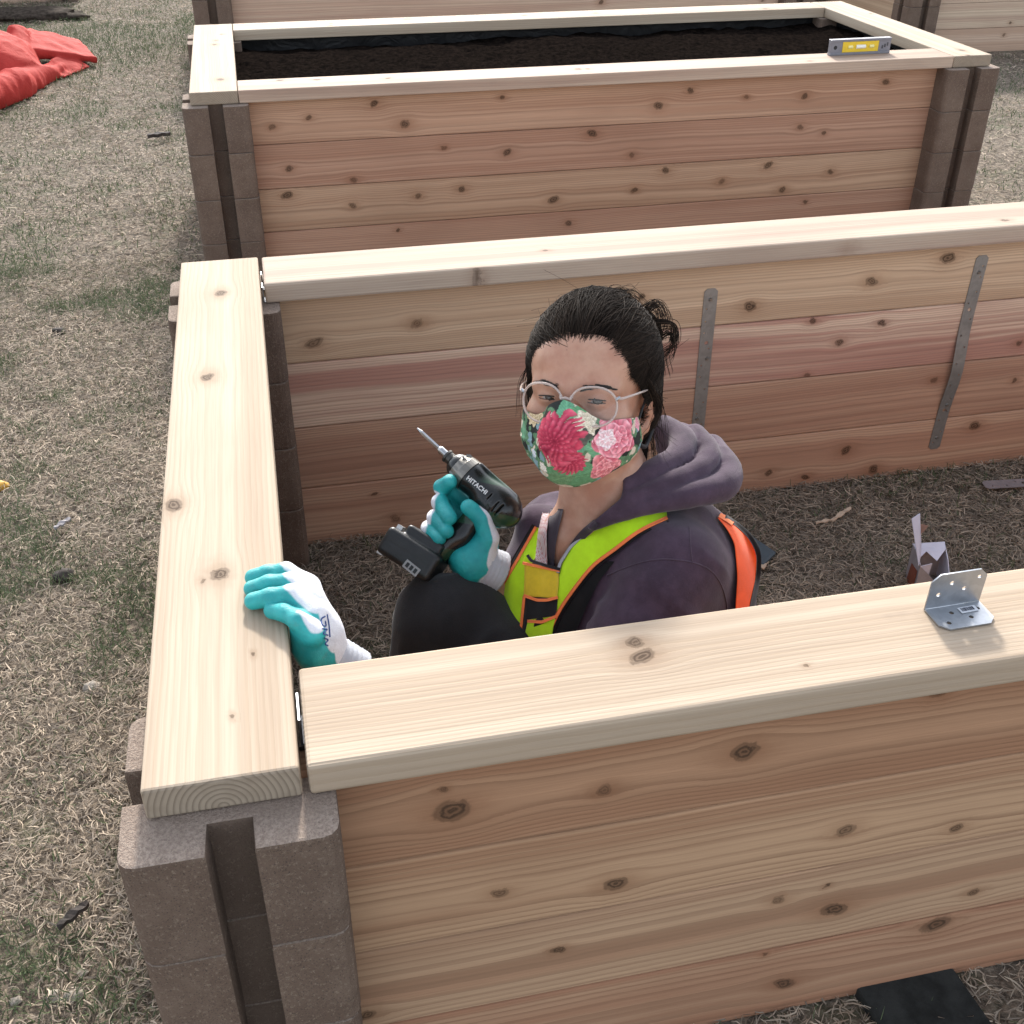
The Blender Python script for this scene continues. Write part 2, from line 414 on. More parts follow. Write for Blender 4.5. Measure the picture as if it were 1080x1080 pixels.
def XY(x, y, s, o=0): return np.stack([x*s+o, y*s+o*1.7, np.zeros_like(x)+o*.3], -1)
def greenf(x, y):
    n = fbm(XY(x, y, 4.2), 3, 3); n2 = fbm(XY(x, y, .9), 9, 2); n3 = vnoise(XY(x, y, 13.0), 21)
    far = np.clip((y-3.2)/3.5, 0, 1)
    g = np.clip((n+.28*(n3-.5)-.53)*4.5, 0, 1)*.72+.12+far*np.clip((n2-.36)*3.5, 0, .55)+far*.10
    return np.clip(g, 0, .92)
def greenf_in(x, y): return greenf(x, y)*.35
FOOT = [(-.1,.1,-.1,.1),(-.1,.1,1.1,1.3),(.09,2.42,-.022,.018),(.09,2.42,1.183,1.222),(-.02,.02,.1,1.1),
        (-.15,2.6,2.74,3.96),(-.2,2.6,5.6,7.3),(3.75,6.3,5.4,6.9)]
def clumpd(x, y): return np.clip(.35+1.1*fbm(XY(x, y, 16.0), 31, 2), 0, 1)
tag(grass_mesh('dry_grass', BLADE, 210000, (-1.15, -.02, -.5, 3.0), .012, .036, .00085, .014, greenf, clumpd, 1, avoid=FOOT), 'short matted straw coloured lawn with green tufts beside the near bed', 'grass', kind='stuff')
tag(grass_mesh('shaded_grass', BLADE, 170000, (.0, 2.45, .0, 1.20), .012, .040, .00085, .016, greenf_in, clumpd, 2, avoid=FOOT), 'matted dead grass inside the near open bed', 'grass', kind='stuff')
tag(grass_mesh('path_grass', BLADE, 45000, (-.02, 2.9, -.7, -.02), .012, .04, .0009, .014, greenf_in, clumpd, 3, avoid=FOOT), 'dead grass at the foot of the near front wall', 'grass', kind='stuff')
tag(grass_mesh('lawn_grass', BLADE, 150000, (-3.0, -.15, 3.0, 9.5), .022, .048, .0018, .014, greenf, clumpd, 4, segs=2), 'greener patchy lawn in the distance round the red tarp', 'grass', kind='stuff')
tag(grass_mesh('bed_path_grass', BLADE, 75000, (-.15, 5.2, 1.3, 5.5), .028, .055, .0020, .014, greenf, clumpd, 5, segs=2, avoid=FOOT), 'straw coloured lawn between the raised beds', 'grass', kind='stuff')

# ================================================================== RAISED BEDS
H, CH, CT, CW = .560, .1394, .0376, .1403
CREAM, CREAM2 = (.475,.39,.30), (.395,.31,.23)
def concrete_mat():
    m = NT('brown_concrete'); P = m.coord(); r = m.n('ShaderNodeObjectInfo').outputs['Random']
    a = m.noise(P, 260, 4, .75); b = m.noise(P, 14, 4, .6); s = m.noise(P, 700, 2, .5)
    c = m.mix(m.smooth(b, .3, .75), (.140, .096, .072), (.198, .142, .108))
    c = m.mix(m.smooth(a, .54, .66, 0, .75), c, (.30, .235, .18))
    c = m.mix(m.smooth(s, .42, .30, 0, .8), c, (.055, .042, .036))
    ef = m.noise(m.vmul(P, (1,1,.45)), 30, 5, .75)           # pale efflorescence in patches
    c = m.mix(m.smooth(ef, .64, .78, 0, .5), c, (.40, .35, .31))
    c = m.mix(m.mul(r, .22), c, (.11, .085, .075))
    px_, py_ = m.sep(P)[:2]; ins = m.smooth(m.math('MAXIMUM', m.math('ABSOLUTE', px_), m.math('ABSOLUTE', py_)), .088, .070)       # slots painted darker, recess shade put into the colour
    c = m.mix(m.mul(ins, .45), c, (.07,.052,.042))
    top = m.smooth(m.sep(m.n('ShaderNodeTexCoord').outputs['Normal'])[2], .86, .98)         # gritty upper face, its paleness also painting in the weak sky light
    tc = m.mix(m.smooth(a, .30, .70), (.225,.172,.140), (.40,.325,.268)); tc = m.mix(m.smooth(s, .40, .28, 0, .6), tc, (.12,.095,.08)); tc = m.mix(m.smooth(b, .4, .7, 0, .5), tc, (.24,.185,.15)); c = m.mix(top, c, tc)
    m.base(c); m.set(Roughness=.93); m.b.inputs['Specular IOR Level'].default_value = .2
    m.bump(m.add(m.mul(a, .7), m.mul(s, .6)), .9, .0035); return m.m
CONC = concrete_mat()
def block_mesh(a=.0978, d=.038, s=.0215, h=.1379):
    q = []                                            # one side of the cross-section, then turned four times
    side = [(-a, -a), (-s, -a), (-s+.0015, -a+d), (s-.0015, -a+d), (s, -a)]
    for k in range(4):
        c, sn = math.cos(k*math.pi/2), math.sin(k*math.pi/2)
        q += [(x*c-y*sn, x*sn+y*c) for x, y in side]
    bm = bmesh.new(); vs = [bm.verts.new((x, y, 0)) for x, y in q]; f = bm.faces.new(vs)
    r = bmesh.ops.extrude_face_region(bm, geom=[f]); top = [v for v in r['geom'] if isinstance(v, bmesh.types.BMVert)]
    bmesh.ops.translate(bm, vec=(0,0,h), verts=top)
    corner = [e for e in bm.edges if abs(e.verts[0].co.z-e.verts[1].co.z) > .01 and abs(abs(e.verts[0].co.x)-a) < 1e-4 and abs(abs(e.verts[0].co.y)-a) < 1e-4]
    bmesh.ops.bevel(bm, geom=corner, offset=.016, segments=3, affect='EDGES', profile=.5)
    rim = [e for e in bm.edges if abs(e.verts[0].co.z-e.verts[1].co.z) < 1e-6 and len(e.link_faces) == 2]
    bmesh.ops.bevel(bm, geom=rim, offset=.0035, segments=2, affect='EDGES', profile=.6, clamp_overlap=True)
    return mesh_bm('concrete_block', bm)
BLOCK = block_mesh()
def board_mesh(name, L, w_, t, bev=.003):
    bm = bmesh.new(); bm_box(bm, (0,0,0), (L, w_, t), bev=bev, seg=2); return mesh_bm(name, bm)
ORI = {'X': Matrix(((1,0,0),(0,0,-1),(0,1,0))), 'Y': Matrix(((0,0,1),(1,0,0),(0,1,0))), 'CX': Matrix.Identity(3), 'CY': Matrix(((0,-1,0),(1,0,0),(0,0,1)))}
def board(name, parent, c, size, ori, mat, bev=.003, label=None, twist=0):
    o = link(name, board_mesh(name, *size, bev=bev), mat, parent)
    o.matrix_local = Matrix.Translation(c) @ ORI[ori].to_4x4() @ Matrix.Rotation(twist, 4, 'X')
    if label: o['label'] = label
    return o
def column(parent, x, y, seed):
    rng = random.Random(seed)
    for k in range(4):
        o = link('concrete_block', BLOCK, None, parent)
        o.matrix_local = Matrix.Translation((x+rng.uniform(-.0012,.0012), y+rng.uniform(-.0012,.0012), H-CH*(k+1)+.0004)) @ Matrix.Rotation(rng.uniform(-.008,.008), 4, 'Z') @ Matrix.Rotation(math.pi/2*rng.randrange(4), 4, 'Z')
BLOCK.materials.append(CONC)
def kn(pix, y=None, z=None, org=(0,0,0), yaw=0.0, bc=(0,0,0), ori='X'):
    """knots seen in the photo -> board coordinates"""
    out = []
    for (u, v, r) in pix:
        p = at(u, v, y=y, z=z)-np.asarray(org); c, s = math.cos(-yaw), math.sin(-yaw)
        q = np.array([c*p[0]-s*p[1], s*p[0]+c*p[1], p[2]])-np.asarray(bc)
        l = np.array(ORI[ori].transposed()) @ q; out.append((float(l[0]), float(l[1]), r))
    return out
def rk(seed, L, w_, n, rmin=.005, rmax=.010):
    r = random.Random(seed); return [(r.uniform(-L/2,L/2), r.uniform(-.38,.38)*w_, r.uniform(rmin,rmax)) for _ in range(n)]
G_BED = None
# ---- near bed
near = empty('raised_bed', (0,0,0), 0, 'open raised bed of new cedar boards in the foreground, the woman sitting inside it', 'raised bed', 'raised garden beds')
L1, W1 = 2.51, 1.2025
for i, (x, y) in enumerate([(0,0),(0,W1),(L1,0),(L1,W1)]): column(near, x, y, 10+i)
def inband(lst, y, k, zofs=0):
    """keep the knots that lie on board k of a wall at plane y"""
    o = []
    for (u, v, r) in lst:
        z = at(u, v, y=y)[2]-zofs
        if H-CH*(k+1) <= z < H-CH*k: o.append((u, v, r))
    return o
xb0, xb1 = .0985-.034, L1-.0985+.034; LB = xb1-xb0; XC = (xb0+xb1)/2
FRONT = [(476.7,855,.0125),(785,793,.0115),(467,833,.004),(528,941,.006),(649,932,.0085),(893,875,.0075),(1009,873,.0055),(589,1002,.005),(880,959,.0095),(872,934,.003),(1027,941,.0055),(987,975,.011),(827,1037,.009),(388,1070,.007),(807,1006,.003)]
FCOL = [((0.390,0.228,0.138),(0.328,0.176,0.104)), ((0.465,0.299,0.184),(0.356,0.204,0.122)), ((0.447,0.294,0.186),(0.380,0.223,0.138)), ((0.432,0.265,0.167),(0.342,0.178,0.109))]
for k in range(4):
    zc = H-CH*(k+.5); bc = (XC, -.003, zc)
    kk = kn(inband(FRONT, -.022, k), y=-.022, bc=bc)+rk(40+k, LB, .14, 3, .004, .007)
    board('wall_board', near, bc, (LB, CH-.0012, .038), 'X', cedar('cedar_front_%d'%k, *FCOL[k], 11+k*7, kk, pith=(random.uniform(-.02,.02), -.045-.02*k), contrast=.45, streak=.8), .0030)
BACK = [(331,362,.008),(440,341,.008),(791,323,.0085),(919,297,.008),(1000,272,.010),(930,341,.006),(858,338,.006),(851,396,.004),(985,401,.006),(1070,401,.005),(892,475,.009),(921,495,.009),(1028,449,.009),(417,547,.008),(395,521,.003),(1075,362,.006)]
BCOL = [((0.636,0.458,0.310),(0.526,0.355,0.231)), ((0.734,0.543,0.400),(0.490,0.266,0.201)), ((0.551,0.349,0.237),(0.453,0.258,0.175)), ((0.624,0.412,0.282),(0.502,0.292,0.197))]
for k in range(4):
    zc = H-CH*(k+.5); bc = (XC, W1, zc)
    kk = kn(inband(BACK, W1-.019, k), y=W1-.019, bc=bc)+rk(60+k, LB, .14, 2, .004, .007)
    board('wall_board', near, bc, (LB, CH-.0012, .038), 'X', cedar('cedar_back_%d'%k, *BCOL[k], 31+k*5, kk, pith=(random.uniform(-.03,.03), .05+.015*k), contrast=.38, streak=.9 if k != 1 else .5), .0034)
SIDEM = [cedar('cedar_side_%d'%k, (.48,.34,.24), (.39,.24,.17), 71+k, rk(80+k, 1.0, .14, 4), pith=(.01,.05), contrast=.25) for k in range(3)]
for X in (0, L1):
    for k in range(4): board('wall_board', near, (X, W1/2, H-CH*(k+.5)), (W1-.13, CH-.0012, .038), 'Y', SIDEM[k % 3])
# caps
ZC = H+CT/2
lc = (-.003, (-.0455+1.2908)/2, ZC)
board('cap_board', near, lc, (1.3363, CW, CT-.0006), 'CY', cedar('cedar_cap_side', CREAM, CREAM2, 5, kn([(233,309,.009),(219,397,.0085),(232,605,.0085),(183,532,.008),(214,612,.003),(268,690,.002),(245,755,.002)], z=H+CT, bc=lc, ori='CY'), pith=(.0, -.016), spacing=.0058, contrast=.22, streak=.8, late=(.30,.21,.13), fs=.30), .003)
fc = ((.0739+2.4375)/2, -.047+.1403/2, ZC)
board('cap_board', near, fc, (2.4375-.0739, CW, CT-.0006), 'CX', cedar('cedar_cap_front', CREAM, CREAM2, 6, kn([(670,677,.0065),(677,692,.0085),(566,810,.003),(850,702,.002)], z=H+CT, bc=fc, ori='CX')+rk(5, 1.2, .1, 1), pith=(.045, .06), spacing=.0052, contrast=.22, streak=.7, late=(.31,.225,.14), fs=.30), .0042)
bcx = (fc[0], (1.1486+1.2889)/2, ZC)
board('cap_board', near, bcx, (2.4375-.0739, CW, CT-.0006), 'CX', cedar('cedar_cap_back', (.47,.38,.30), (.375,.275,.22), 8, kn([(505,283,.006),(900,254,.007),(575,264,.004),(1060,232,.006)], z=H+CT, bc=bcx, ori='CX')+[(.45,-.055,.007)], pith=(-.03, .07), contrast=.22, streak=1.0, late=(.31,.22,.155), fs=.30), .0042)
board('cap_board', near, (L1+.003, W1/2+.02, ZC), (1.336, CW, CT-.0006), 'CY', SIDEM[0])

# ---- galvanised steel
def steel(name, c=(.42,.44,.47), rough=.38, metal=.9):
    m = NT(name); P = m.coord()
    v = m.n('ShaderNodeTexVoronoi'); m.l(P, v.inputs['Vector']); v.inputs['Scale'].default_value = 150
    n = m.noise(P, 300, 3); n2 = m.noise(P, 25, 4, .6)
    cc = m.mix(m.smooth(m.sep(v.outputs['Color'])[0], 0, 1, 0, .35), c, tuple(x*.72 for x in c))
    cc = m.mix(m.smooth(n2, .45, .75, 0, .4), cc, tuple(x*.55 for x in c))
    m.base(cc); m.set(Metallic=metal, Roughness=m.add(m.mul(n, .12), rough-.06)); m.bump(n2, .06, .002); return m.m
GALV = steel('galvanised_steel'); DULL = steel('dull_strap_steel', (.30,.295,.28), .5, .55); SCREW = steel('screw_head', (.30,.29,.27), .4)
def plate(name, outline, holes, th, bend=None, nh=14):
    """flat plate with real holes: outline (x,y), holes (x,y,r)"""
    cu = bpy.data.curves.new(name, 'CURVE'); cu.dimensions = '2D'; cu.fill_mode = 'BOTH'; cu.extrude = th/2
    def poly(pts):
        sp = cu.splines.new('POLY'); sp.points.add(len(pts)-1); sp.use_cyclic_u = True
        for p, q in zip(sp.points, pts): p.co = (q[0], q[1], 0, 1)
    poly(outline)
    for (x, y, r) in holes: poly([(x+r*math.cos(a), y+r*math.sin(a)) for a in np.linspace(0, 2*np.pi, nh, endpoint=False)])
    ob = bpy.data.objects.new('tmp', cu); col.objects.link(ob)
    me = bpy.data.meshes.new_from_object(ob.evaluated_get(bpy.context.evaluated_depsgraph_get()))
    bpy.data.objects.remove(ob); bpy.data.curves.remove(cu); me.name = name; me.materials.clear()
    if bend:
        for v in me.vertices: v.co = bend(v.co)
    return me
def strap_outline(L, w_, c=.006, step=.02):
    n = int(L/step); ys = [c+(L-2*c)*i/n for i in range(n+1)]
    return [(-w_/2+c,0),(w_/2-c,0)]+[(w_/2,y) for y in ys]+[(w_/2-c,L),(-w_/2+c,L)]+[(-w_/2,y) for y in reversed(ys)]
def strap(name, L, w_, bend=None, seed=0):
    h = []; r = random.Random(seed); y = .018
    while y < L-.012:
        h.append(((r.choice((-1,1)))*w_*.22, y, .0021)); y += r.uniform(.022,.04)
    h += [(0, L*.22, .0042), (0, L*.74, .0042)]
    return plate(name, strap_outline(L, w_), h, .0016, bend)
def screws(parent, pts, nrm_axis='Z', r=.0042):
    for (x, y, z) in pts:
        bm = bmesh.new(); bm_cyl(bm, (x,y,z), (x,y,z+.0022), r, r*.75, 14); bm_cyl(bm, (x,y,z+.0022), (x,y,z+.0024), r*.35, r*.3, 6)
        link('screw', mesh_bm('screw', bm), SCREW, parent)
def wall_strap(pt, pb, w_, bend, sc_y, label, seed):
    pt, pb = np.array(pt), np.array(pb); L = float(np.linalg.norm(pt-pb)); up = (pt-pb)/L
    o = link('tie_strap', strap('tie_strap', L, w_, bend, seed), DULL, near)
    zx = np.array([0,-1.0,0]); xx = np.cross(up, zx)
    o.matrix_local = Matrix([[xx[0],up[0],zx[0],pb[0]],[xx[1],up[1],zx[1],pb[1]],[xx[2],up[2],zx[2],pb[2]],[0,0,0,1]])
    o['label'] = label; screws(o, sc_y)
yw_ = W1-.019-.0012
wall_strap((.941,yw_,.503),(.944,yw_,.05), .0285, None, [(0,.43,.001),(.005,.30,.001),(-.004,.16,.001)], 'upright grey steel strap beside the woman\'s head', 3)
wall_strap((1.535,yw_,.526),(1.527,yw_,.064), .0285, lambda c: (c[0], c[1], c[2]+.012*math.exp(-((c[1]-.20)/.07)**2)), [(0,.03,.001),(.003,.115,.004),(.0,.425,.001)], 'bent grey steel strap further right on the inner wall', 4)
def gap_plate(y0, y1, z0, z1):
    bm = bmesh.new(); bm_box(bm, (.0707,(y0+y1)/2,(z0+z1)/2), (.002, y1-y0, z1-z0)); bm_box(bm, (.088,(y0+y1)/2, H-.0), (.034, y1-y0, .002), bev=0)
    link('corner_bracket', mesh_bm('corner_bracket', bm), GALV, near)
gap_plate(.022,.062,.552,.592); gap_plate(1.157,1.180,.552,.588); gap_plate(1.215,1.232,.552,.590)

# ---- second bed, filled with soil
def far_bed(loc, yaw, L, W, label, fcols, knots, seed, caps=True, yfc=-.07, right=True, sidecream=False):
    b = empty('raised_bed', loc, yaw, label, 'raised bed', 'raised garden beds')
    for i, (x, y) in enumerate([(0,0),(0,W),(L,0),(L,W)]): column(b, x, y, seed*10+i)
    x0, x1 = .0985-.034, L-.0985+.034; lb = x1-x0; xc = (x0+x1)/2
    side = cedar('cedar_far_side_%d'%seed, (.58,.45,.32) if sidecream else (.48,.34,.24), (.46,.33,.23) if sidecream else (.39,.25,.18), seed*3+2, rk(seed+1, W, .14, 4), contrast=.22)
    for k in range(4):
        zc = H-CH*(k+.5); bc = (xc, -.0, zc)
        kk = kn(inband(knots, loc[1]-.019, k, loc[2]), y=loc[1]-.019, org=loc, yaw=yaw, bc=bc) if knots else rk(seed*7+k, lb, .14, 7, .006, .011)
        m = cedar('cedar_far_%d_%d'%(seed,k), *fcols[k], seed*13+k*3, kk, pith=(random.uniform(-.03,.03), -.05), contrast=.40, streak=.8)
        board('wall_board', b, bc, (lb, CH-.0012, .038), 'X', m, .0032)
        board('wall_board', b, (xc, W, zc), (lb, CH-.0012, .038), 'X', side)
        for X in (0, L): board('wall_board', b, (X, W/2, zc), (W-.13, CH-.0012, .038), 'Y', side)
    if caps:
        cm = [cedar('cedar_far_cap_%d_%d'%(seed,i), CREAM if i != 1 else (.47,.365,.285), CREAM2 if i != 1 else (.375,.27,.21), seed*17+i, rk(seed*5+i, 2.3, .12, 6, .004, .009), pith=(.03,.06), contrast=.18, streak=.7, fs=.35) for i in range(4)]
        y0, y1 = yfc, W-yfc
        for i, X in ((0,0),(3,L)): board('cap_board', b, (X, (y0+y1)/2, ZC), (y1-y0, CW, CT-.0006), 'CY', cm[i])
        for i, Y in ((1,y0+CW/2),(2,y1-CW/2)): board('cap_board', b, (L/2, Y, ZC), (L-CW-.004, CW, CT-.0006), 'CX', cm[i])
    return b
B2L = (-.025, 2.858, -.0261); B2Y = .0044; L2, W2 = 2.5106, .98
K2 = [(287,134,.008),(326,124,.006),(395,109,.009),(427,131,.011),(305,178,.008),(373,190,.008),(468,156,.006),(535,161,.009),(303,206,.010),(372,217,.008),(441,207,.008),(487,200,.009),(729,96,.008),(695,112,.010),(788,103,.006),(850,102,.009),(936,87,.008),(625,141,.010),(845,135,.008),(667,164,.008),(870,141,.006),(703,180,.010),(811,175,.010),(762,192,.008),(877,182,.008),(826,201,.010),(670,201,.007),(584,211,.010),(780,249,.0),(530,103,.006),(600,236,.008),(420,243,.005),(850,214,.006)]
K2 = [k for k in K2 if k[2] > 0]
F2 = [((0.514,0.334,0.229),(0.408,0.240,0.159)), ((0.460,0.287,0.200),(0.381,0.217,0.147)), ((0.505,0.345,0.233),(0.399,0.251,0.164)), ((0.443,0.275,0.191),(0.372,0.210,0.143))]
bed2 = far_bed(B2L, B2Y, L2, W2, 'finished raised bed filled with dark soil, a spirit level on its rim', F2, K2, 2)
def soil_mat():
    m = NT('dark_soil'); P = m.coord(); a = m.noise(P, 60, 6, .7); b = m.noise(P, 220, 4, .7)
    m.base(m.mix(m.smooth(a, .35, .7), (.006,.005,.0045), (.022,.016,.013))); m.set(Roughness=1.0); m.b.inputs['Specular IOR Level'].default_value = 0
    m.bump(m.add(a, m.mul(b, .6)), .9, .02); return m.m
nx, ny = 240, 100
gx, gy = np.meshgrid(np.linspace(.024, L2-.024, nx), np.linspace(.026, W2-.026, ny), indexing='ij')
gz = .528+.022*(fbm(XY(gx, gy, 3.0), 5, 3)-.5)*2+.022*fbm(XY(gx, gy, 22.0), 6, 4)
gz = gz-.020*np.clip((gy-.70)/.25, 0, 1)
ii = (np.arange(nx-1)[:,None]*ny+np.arange(ny-1)[None]).ravel()
soil = link('soil', mesh_np('soil', np.stack([gx,gy,gz],-1).reshape(-1,3), np.stack([ii, ii+ny, ii+ny+1, ii+1],-1)), soil_mat())
soil.location = B2L; soil.rotation_euler = (0,0,B2Y); tag(soil, 'dark loose soil filling the second raised bed', 'soil', kind='stuff')
def liner_mat():
    m = NT('black_liner'); P = m.coord(); m.base((.008,.008,.009)); m.set(Roughness=.5); m.b.inputs['Specular IOR Level'].default_value = .22; m.bump(m.noise(P, 12, 3, .6, 1.2), .5, .02); return m.m
V = []; per = [(.022,.022),(L2-.022,.022),(L2-.022,W2-.022),(.022,W2-.022)]
pts = []
for a in range(4):
    p, q = np.array(per[a]), np.array(per[(a+1)%4]); n = 70 if a % 2 == 0 else 30
    pts += [p+(q-p)*t for t in np.linspace(0,1,n,endpoint=False)]
pts = np.array(pts); n = len(pts); cen = np.array([L2/2, W2/2]); rows = []
for r, z in enumerate(np.linspace(H-.004, .36, 9)):
    ns = vnoise(np.stack([pts[:,0]*9, pts[:,1]*9, np.full(n, z*14)], -1), 77)*.004+.001
    inw = np.stack([np.sign(cen[0]-pts[:,0])*((np.abs(pts[:,0]-.022) < .001)|(np.abs(pts[:,0]-L2+.022) < .001)), np.sign(cen[1]-pts[:,1])*((np.abs(pts[:,1]-.022) < .001)|(np.abs(pts[:,1]-W2+.022) < .001))], -1)
    rows.append(np.concatenate([pts+inw*ns[:,None], np.full((n,1), z)], 1))
V = np.concatenate(rows); i = np.arange(8)[:,None]*n+np.arange(n)[None]; j = np.arange(8)[:,None]*n+(np.arange(n)[None]+1) % n
link('plastic_liner', mesh_np('plastic_liner', V, np.stack([i,j,j+n,i+n],-1).reshape(-1,4)), liner_mat(), bed2)
# ---- beds further back
F3 = [((.58,.44,.33),(.50,.345,.26))]*2+[((.60,.47,.35),(.50,.36,.27)), ((.56,.41,.31),(.48,.33,.24))]
far_bed((-.07, 5.72, -.02), 0.0, 3.25, 1.2, 'raised bed furthest back in the row, only the foot of its plank wall showing', F3, None, 3)
far_bed((3.86, 5.53, -.01), -.005, 2.4, 1.2, 'raised bed at the top right corner beyond the filled bed', F3, None, 4, sidecream=True)
far_bed((-3.66, 8.45, -.02), .02, 2.5, 1.2, 'distant raised bed past the red tarp at the top left', F3, None, 5)
# ================================================================== LOOSE THINGS
# ---- angle bracket on the near cap
ang = empty('angle_bracket', (.776, .0445, H+CT+.0005), math.radians(1.0), 'shiny galvanised angle bracket with round holes standing on the near front cap', 'bracket')
bw, bd, bh, bt = .066, .038, .0475, .0017
def flange(w_, d, holes):
    c = .009; return plate('flange', [(-w_/2,0),(w_/2,0),(w_/2,d-c),(w_/2-c,d),(-w_/2+c,d),(-w_/2,d-c)], holes, bt)
o = link('upright_flange', flange(bw, bh, [(-.021,.020,.0026),(-.008,.034,.0026),(.009,.024,.0026),(.024,.038,.0026)]), GALV, ang)
o.matrix_local = Matrix.Rotation(math.radians(92), 4, 'X')
o = link('base_flange', flange(bw, bd, [(-.024,.012,.0026),(-.009,.024,.0026),(.008,.013,.0026),(.020,.028,.0026)]), GALV, ang)
o.matrix_local = Matrix.Rotation(math.pi, 4, 'Z') @ Matrix.Translation((0,0,bt/2+.0002))
bm = bmesh.new(); bm_cyl(bm, (-bw/2+.0005,.0,.0014), (bw/2-.0005,.0,.0014), .0016, None, 12); link('bend', mesh_bm('bend', bm, True), GALV, ang)
WHITE_LABEL = simple('label_paper', (.62,.64,.68), .5, var=.03); INK = simple('label_ink', (.03,.035,.06), .6, var=.05)
bm = bmesh.new(); bm_box(bm, (.012,-.0125,.0026), (.021,.0095,.0003)); lb = link('label', mesh_bm('label', bm), WHITE_LABEL, ang); lb.rotation_euler = (0,0,math.radians(2)); lb['label'] = 'small white barcode label'
bm = bmesh.new(); r_ = random.Random(4); x_ = .0040
while x_ < .0195:
    wv_ = r_.choice((.0004,.0007,.0011)); bm_box(bm, (x_+wv_/2, -.0120, .00290), (wv_, .0055, .0002)); x_ += wv_+r_.choice((.0004,.0006,.0009))
link('barcode', mesh_bm('barcode', bm), INK, lb)
# ---- strap lying on the ground at the right
gs = link('tie_strap_loose', strap('tie_strap_loose', .42, .0285, lambda c: (c[0], c[1], c[2]+.004*math.sin(c[1]*9)), 9), steel('lavender_steel', (.36,.34,.36), .5, .6))
gs.name = 'steel_strap'; gs.location = (1.597, 1.072, .024); gs.rotation_euler = (math.radians(-1.5), math.radians(6), math.radians(-97))
tag(gs, 'flat grey steel strap lying loose on the grass inside the bed', 'strap')
# ---- torn open carton
crt = empty('torn_carton', (1.29, .78, .0), math.radians(-12), 'small torn open carton with pale flaps standing on grass inside the bed', 'carton')
PALE = simple('carton_inside', (.60,.60,.70), .7, var=.04, scale=30); REDB = simple('carton_print', (.24,.075,.045), .6, var=.1); GREYB = simple('carton_shade', (.36,.34,.36), .8, var=.08)
def sheet(name, pts, th, mat, parent):
    pts = [Vector(p) for p in pts]; n = (pts[1]-pts[0]).cross(pts[2]-pts[0]).normalized()*th
    bm = bmesh.new(); a = [bm.verts.new(p) for p in pts]; b = [bm.verts.new(p+n) for p in pts]; k = len(pts)
    bm.faces.new(a[::-1]); bm.faces.new(b)
    for i in range(k): bm.faces.new((a[i], a[(i+1)%k], b[(i+1)%k], b[i]))
    return link(name, mesh_bm(name, bm), mat, parent)
cw_, cdp, chh = .062, .055, .088
sheet('side_panel', [(-cw_/2,-cdp/2,0),(-cw_/2,cdp/2,0),(-cw_/2,cdp/2,chh),(-cw_/2,-cdp/2,chh*.86)], .0016, GREYB, crt)
sheet('printed_band', [(-cw_/2-.002,-cdp/2+.004,0),(-cw_/2-.002,cdp/2-.012,0),(-cw_/2-.002,cdp/2-.020,chh*.62),(-cw_/2-.002,-cdp/2+.004,chh*.66)], .001, REDB, crt)
sheet('side_panel', [(cw_/2,cdp/2,0),(cw_/2,-cdp/2,0),(cw_/2,-cdp/2,chh*.62),(cw_/2,-cdp/8,chh*.85),(cw_/2,cdp/2,chh*1.05)], .0016, PALE, crt)
sheet('back_panel', [(-cw_/2,cdp/2,0),(cw_/2,cdp/2,0),(cw_/2,cdp/2,chh*1.05),(-cw_/2,cdp/2,chh*1.0)], .0016, GREYB, crt)
sheet('bottom_panel', [(-cw_/2,-cdp/2,.004),(cw_/2,-cdp/2,.004),(cw_/2,cdp/2,.004),(-cw_/2,cdp/2,.004)], .0016, GREYB, crt)
sheet('front_panel', [(-cw_/2,-cdp/2,0),(cw_/2,-cdp/2,0),(cw_/2,-cdp/2,chh*.30),(.010,-cdp/2,chh*.34),(-.006,-cdp/2,chh*.55),(-cw_/2,-cdp/2,chh*.84)], .0016, GREYB, crt)
sheet('torn_flap', [(-cw_/2-.001,cdp/2,chh*1.0),(cw_/2,cdp/2-.001,chh*1.06),(cw_/2-.004,.008,chh*.98),(.006,-.014,chh*.86),(-.010,.006,chh*.96),(-.024,-.006,chh*.90)], .0015, PALE, crt)
sheet('upright_flap', [(-cw_/2-.003,-cdp/2,chh*.84),(-cw_/2+.012,cdp/2*.4,chh*.93),(-cw_/2+.004,cdp/2+.012,chh*1.72),(-cw_/2-.016,cdp/2-.004,chh*1.70)], .0015, PALE, crt)
sheet('inner_flap', [(-cw_/2+.002,-cdp/2+.002,chh*.80),(-.006,-cdp/2+.004,chh*.86),(-.010,-cdp/2+.002,chh*.34)], .0014, PALE, crt)
sheet('brown_scrap', [(-cw_/2+.010,cdp/2,chh*1.22),(-cw_/2+.024,cdp/2+.003,chh*1.46),(-cw_/2+.008,cdp/2+.004,chh*1.5)], .0012, simple('brown_card', (.33,.22,.18), .8), crt)
# ---- torpedo level on the rim of the second bed
la, lb_ = np.array([2.002,2.898,0]), np.array([2.224,2.902,0]); lz = B2L[2]+H+CT
lev = empty('spirit_level', (*((la+lb_)/2)[:2], lz), math.atan2(lb_[1]-la[1], lb_[0]-la[0]), 'short grey spirit level with yellow window standing on the filled bed rim', 'spirit level')
LG = simple('level_grey', (.20,.20,.23), .45, .3, var=.05); YEL = simple('level_yellow', (.72,.50,.03), .4, var=.04); VIAL = simple('vial_yellow', (.78,.72,.30), .15, var=.02)
LL, LH, LT = .222, .050, .020
bm = bmesh.new()
bm_box(bm, (0,0,LH/2), (LL-.004,LT*.35,LH-.006)); bm_box(bm, (0,0,LH-.004), (LL,LT,.008), bev=.0012); bm_box(bm, (0,0,.004), (LL,LT,.008), bev=.0012)
for s in (-1,1): bm_box(bm, (s*(LL/2-.022),0,LH/2), (.044,LT*.8,LH-.015), bev=.001)
link('body', mesh_bm('body', bm), LG, lev)
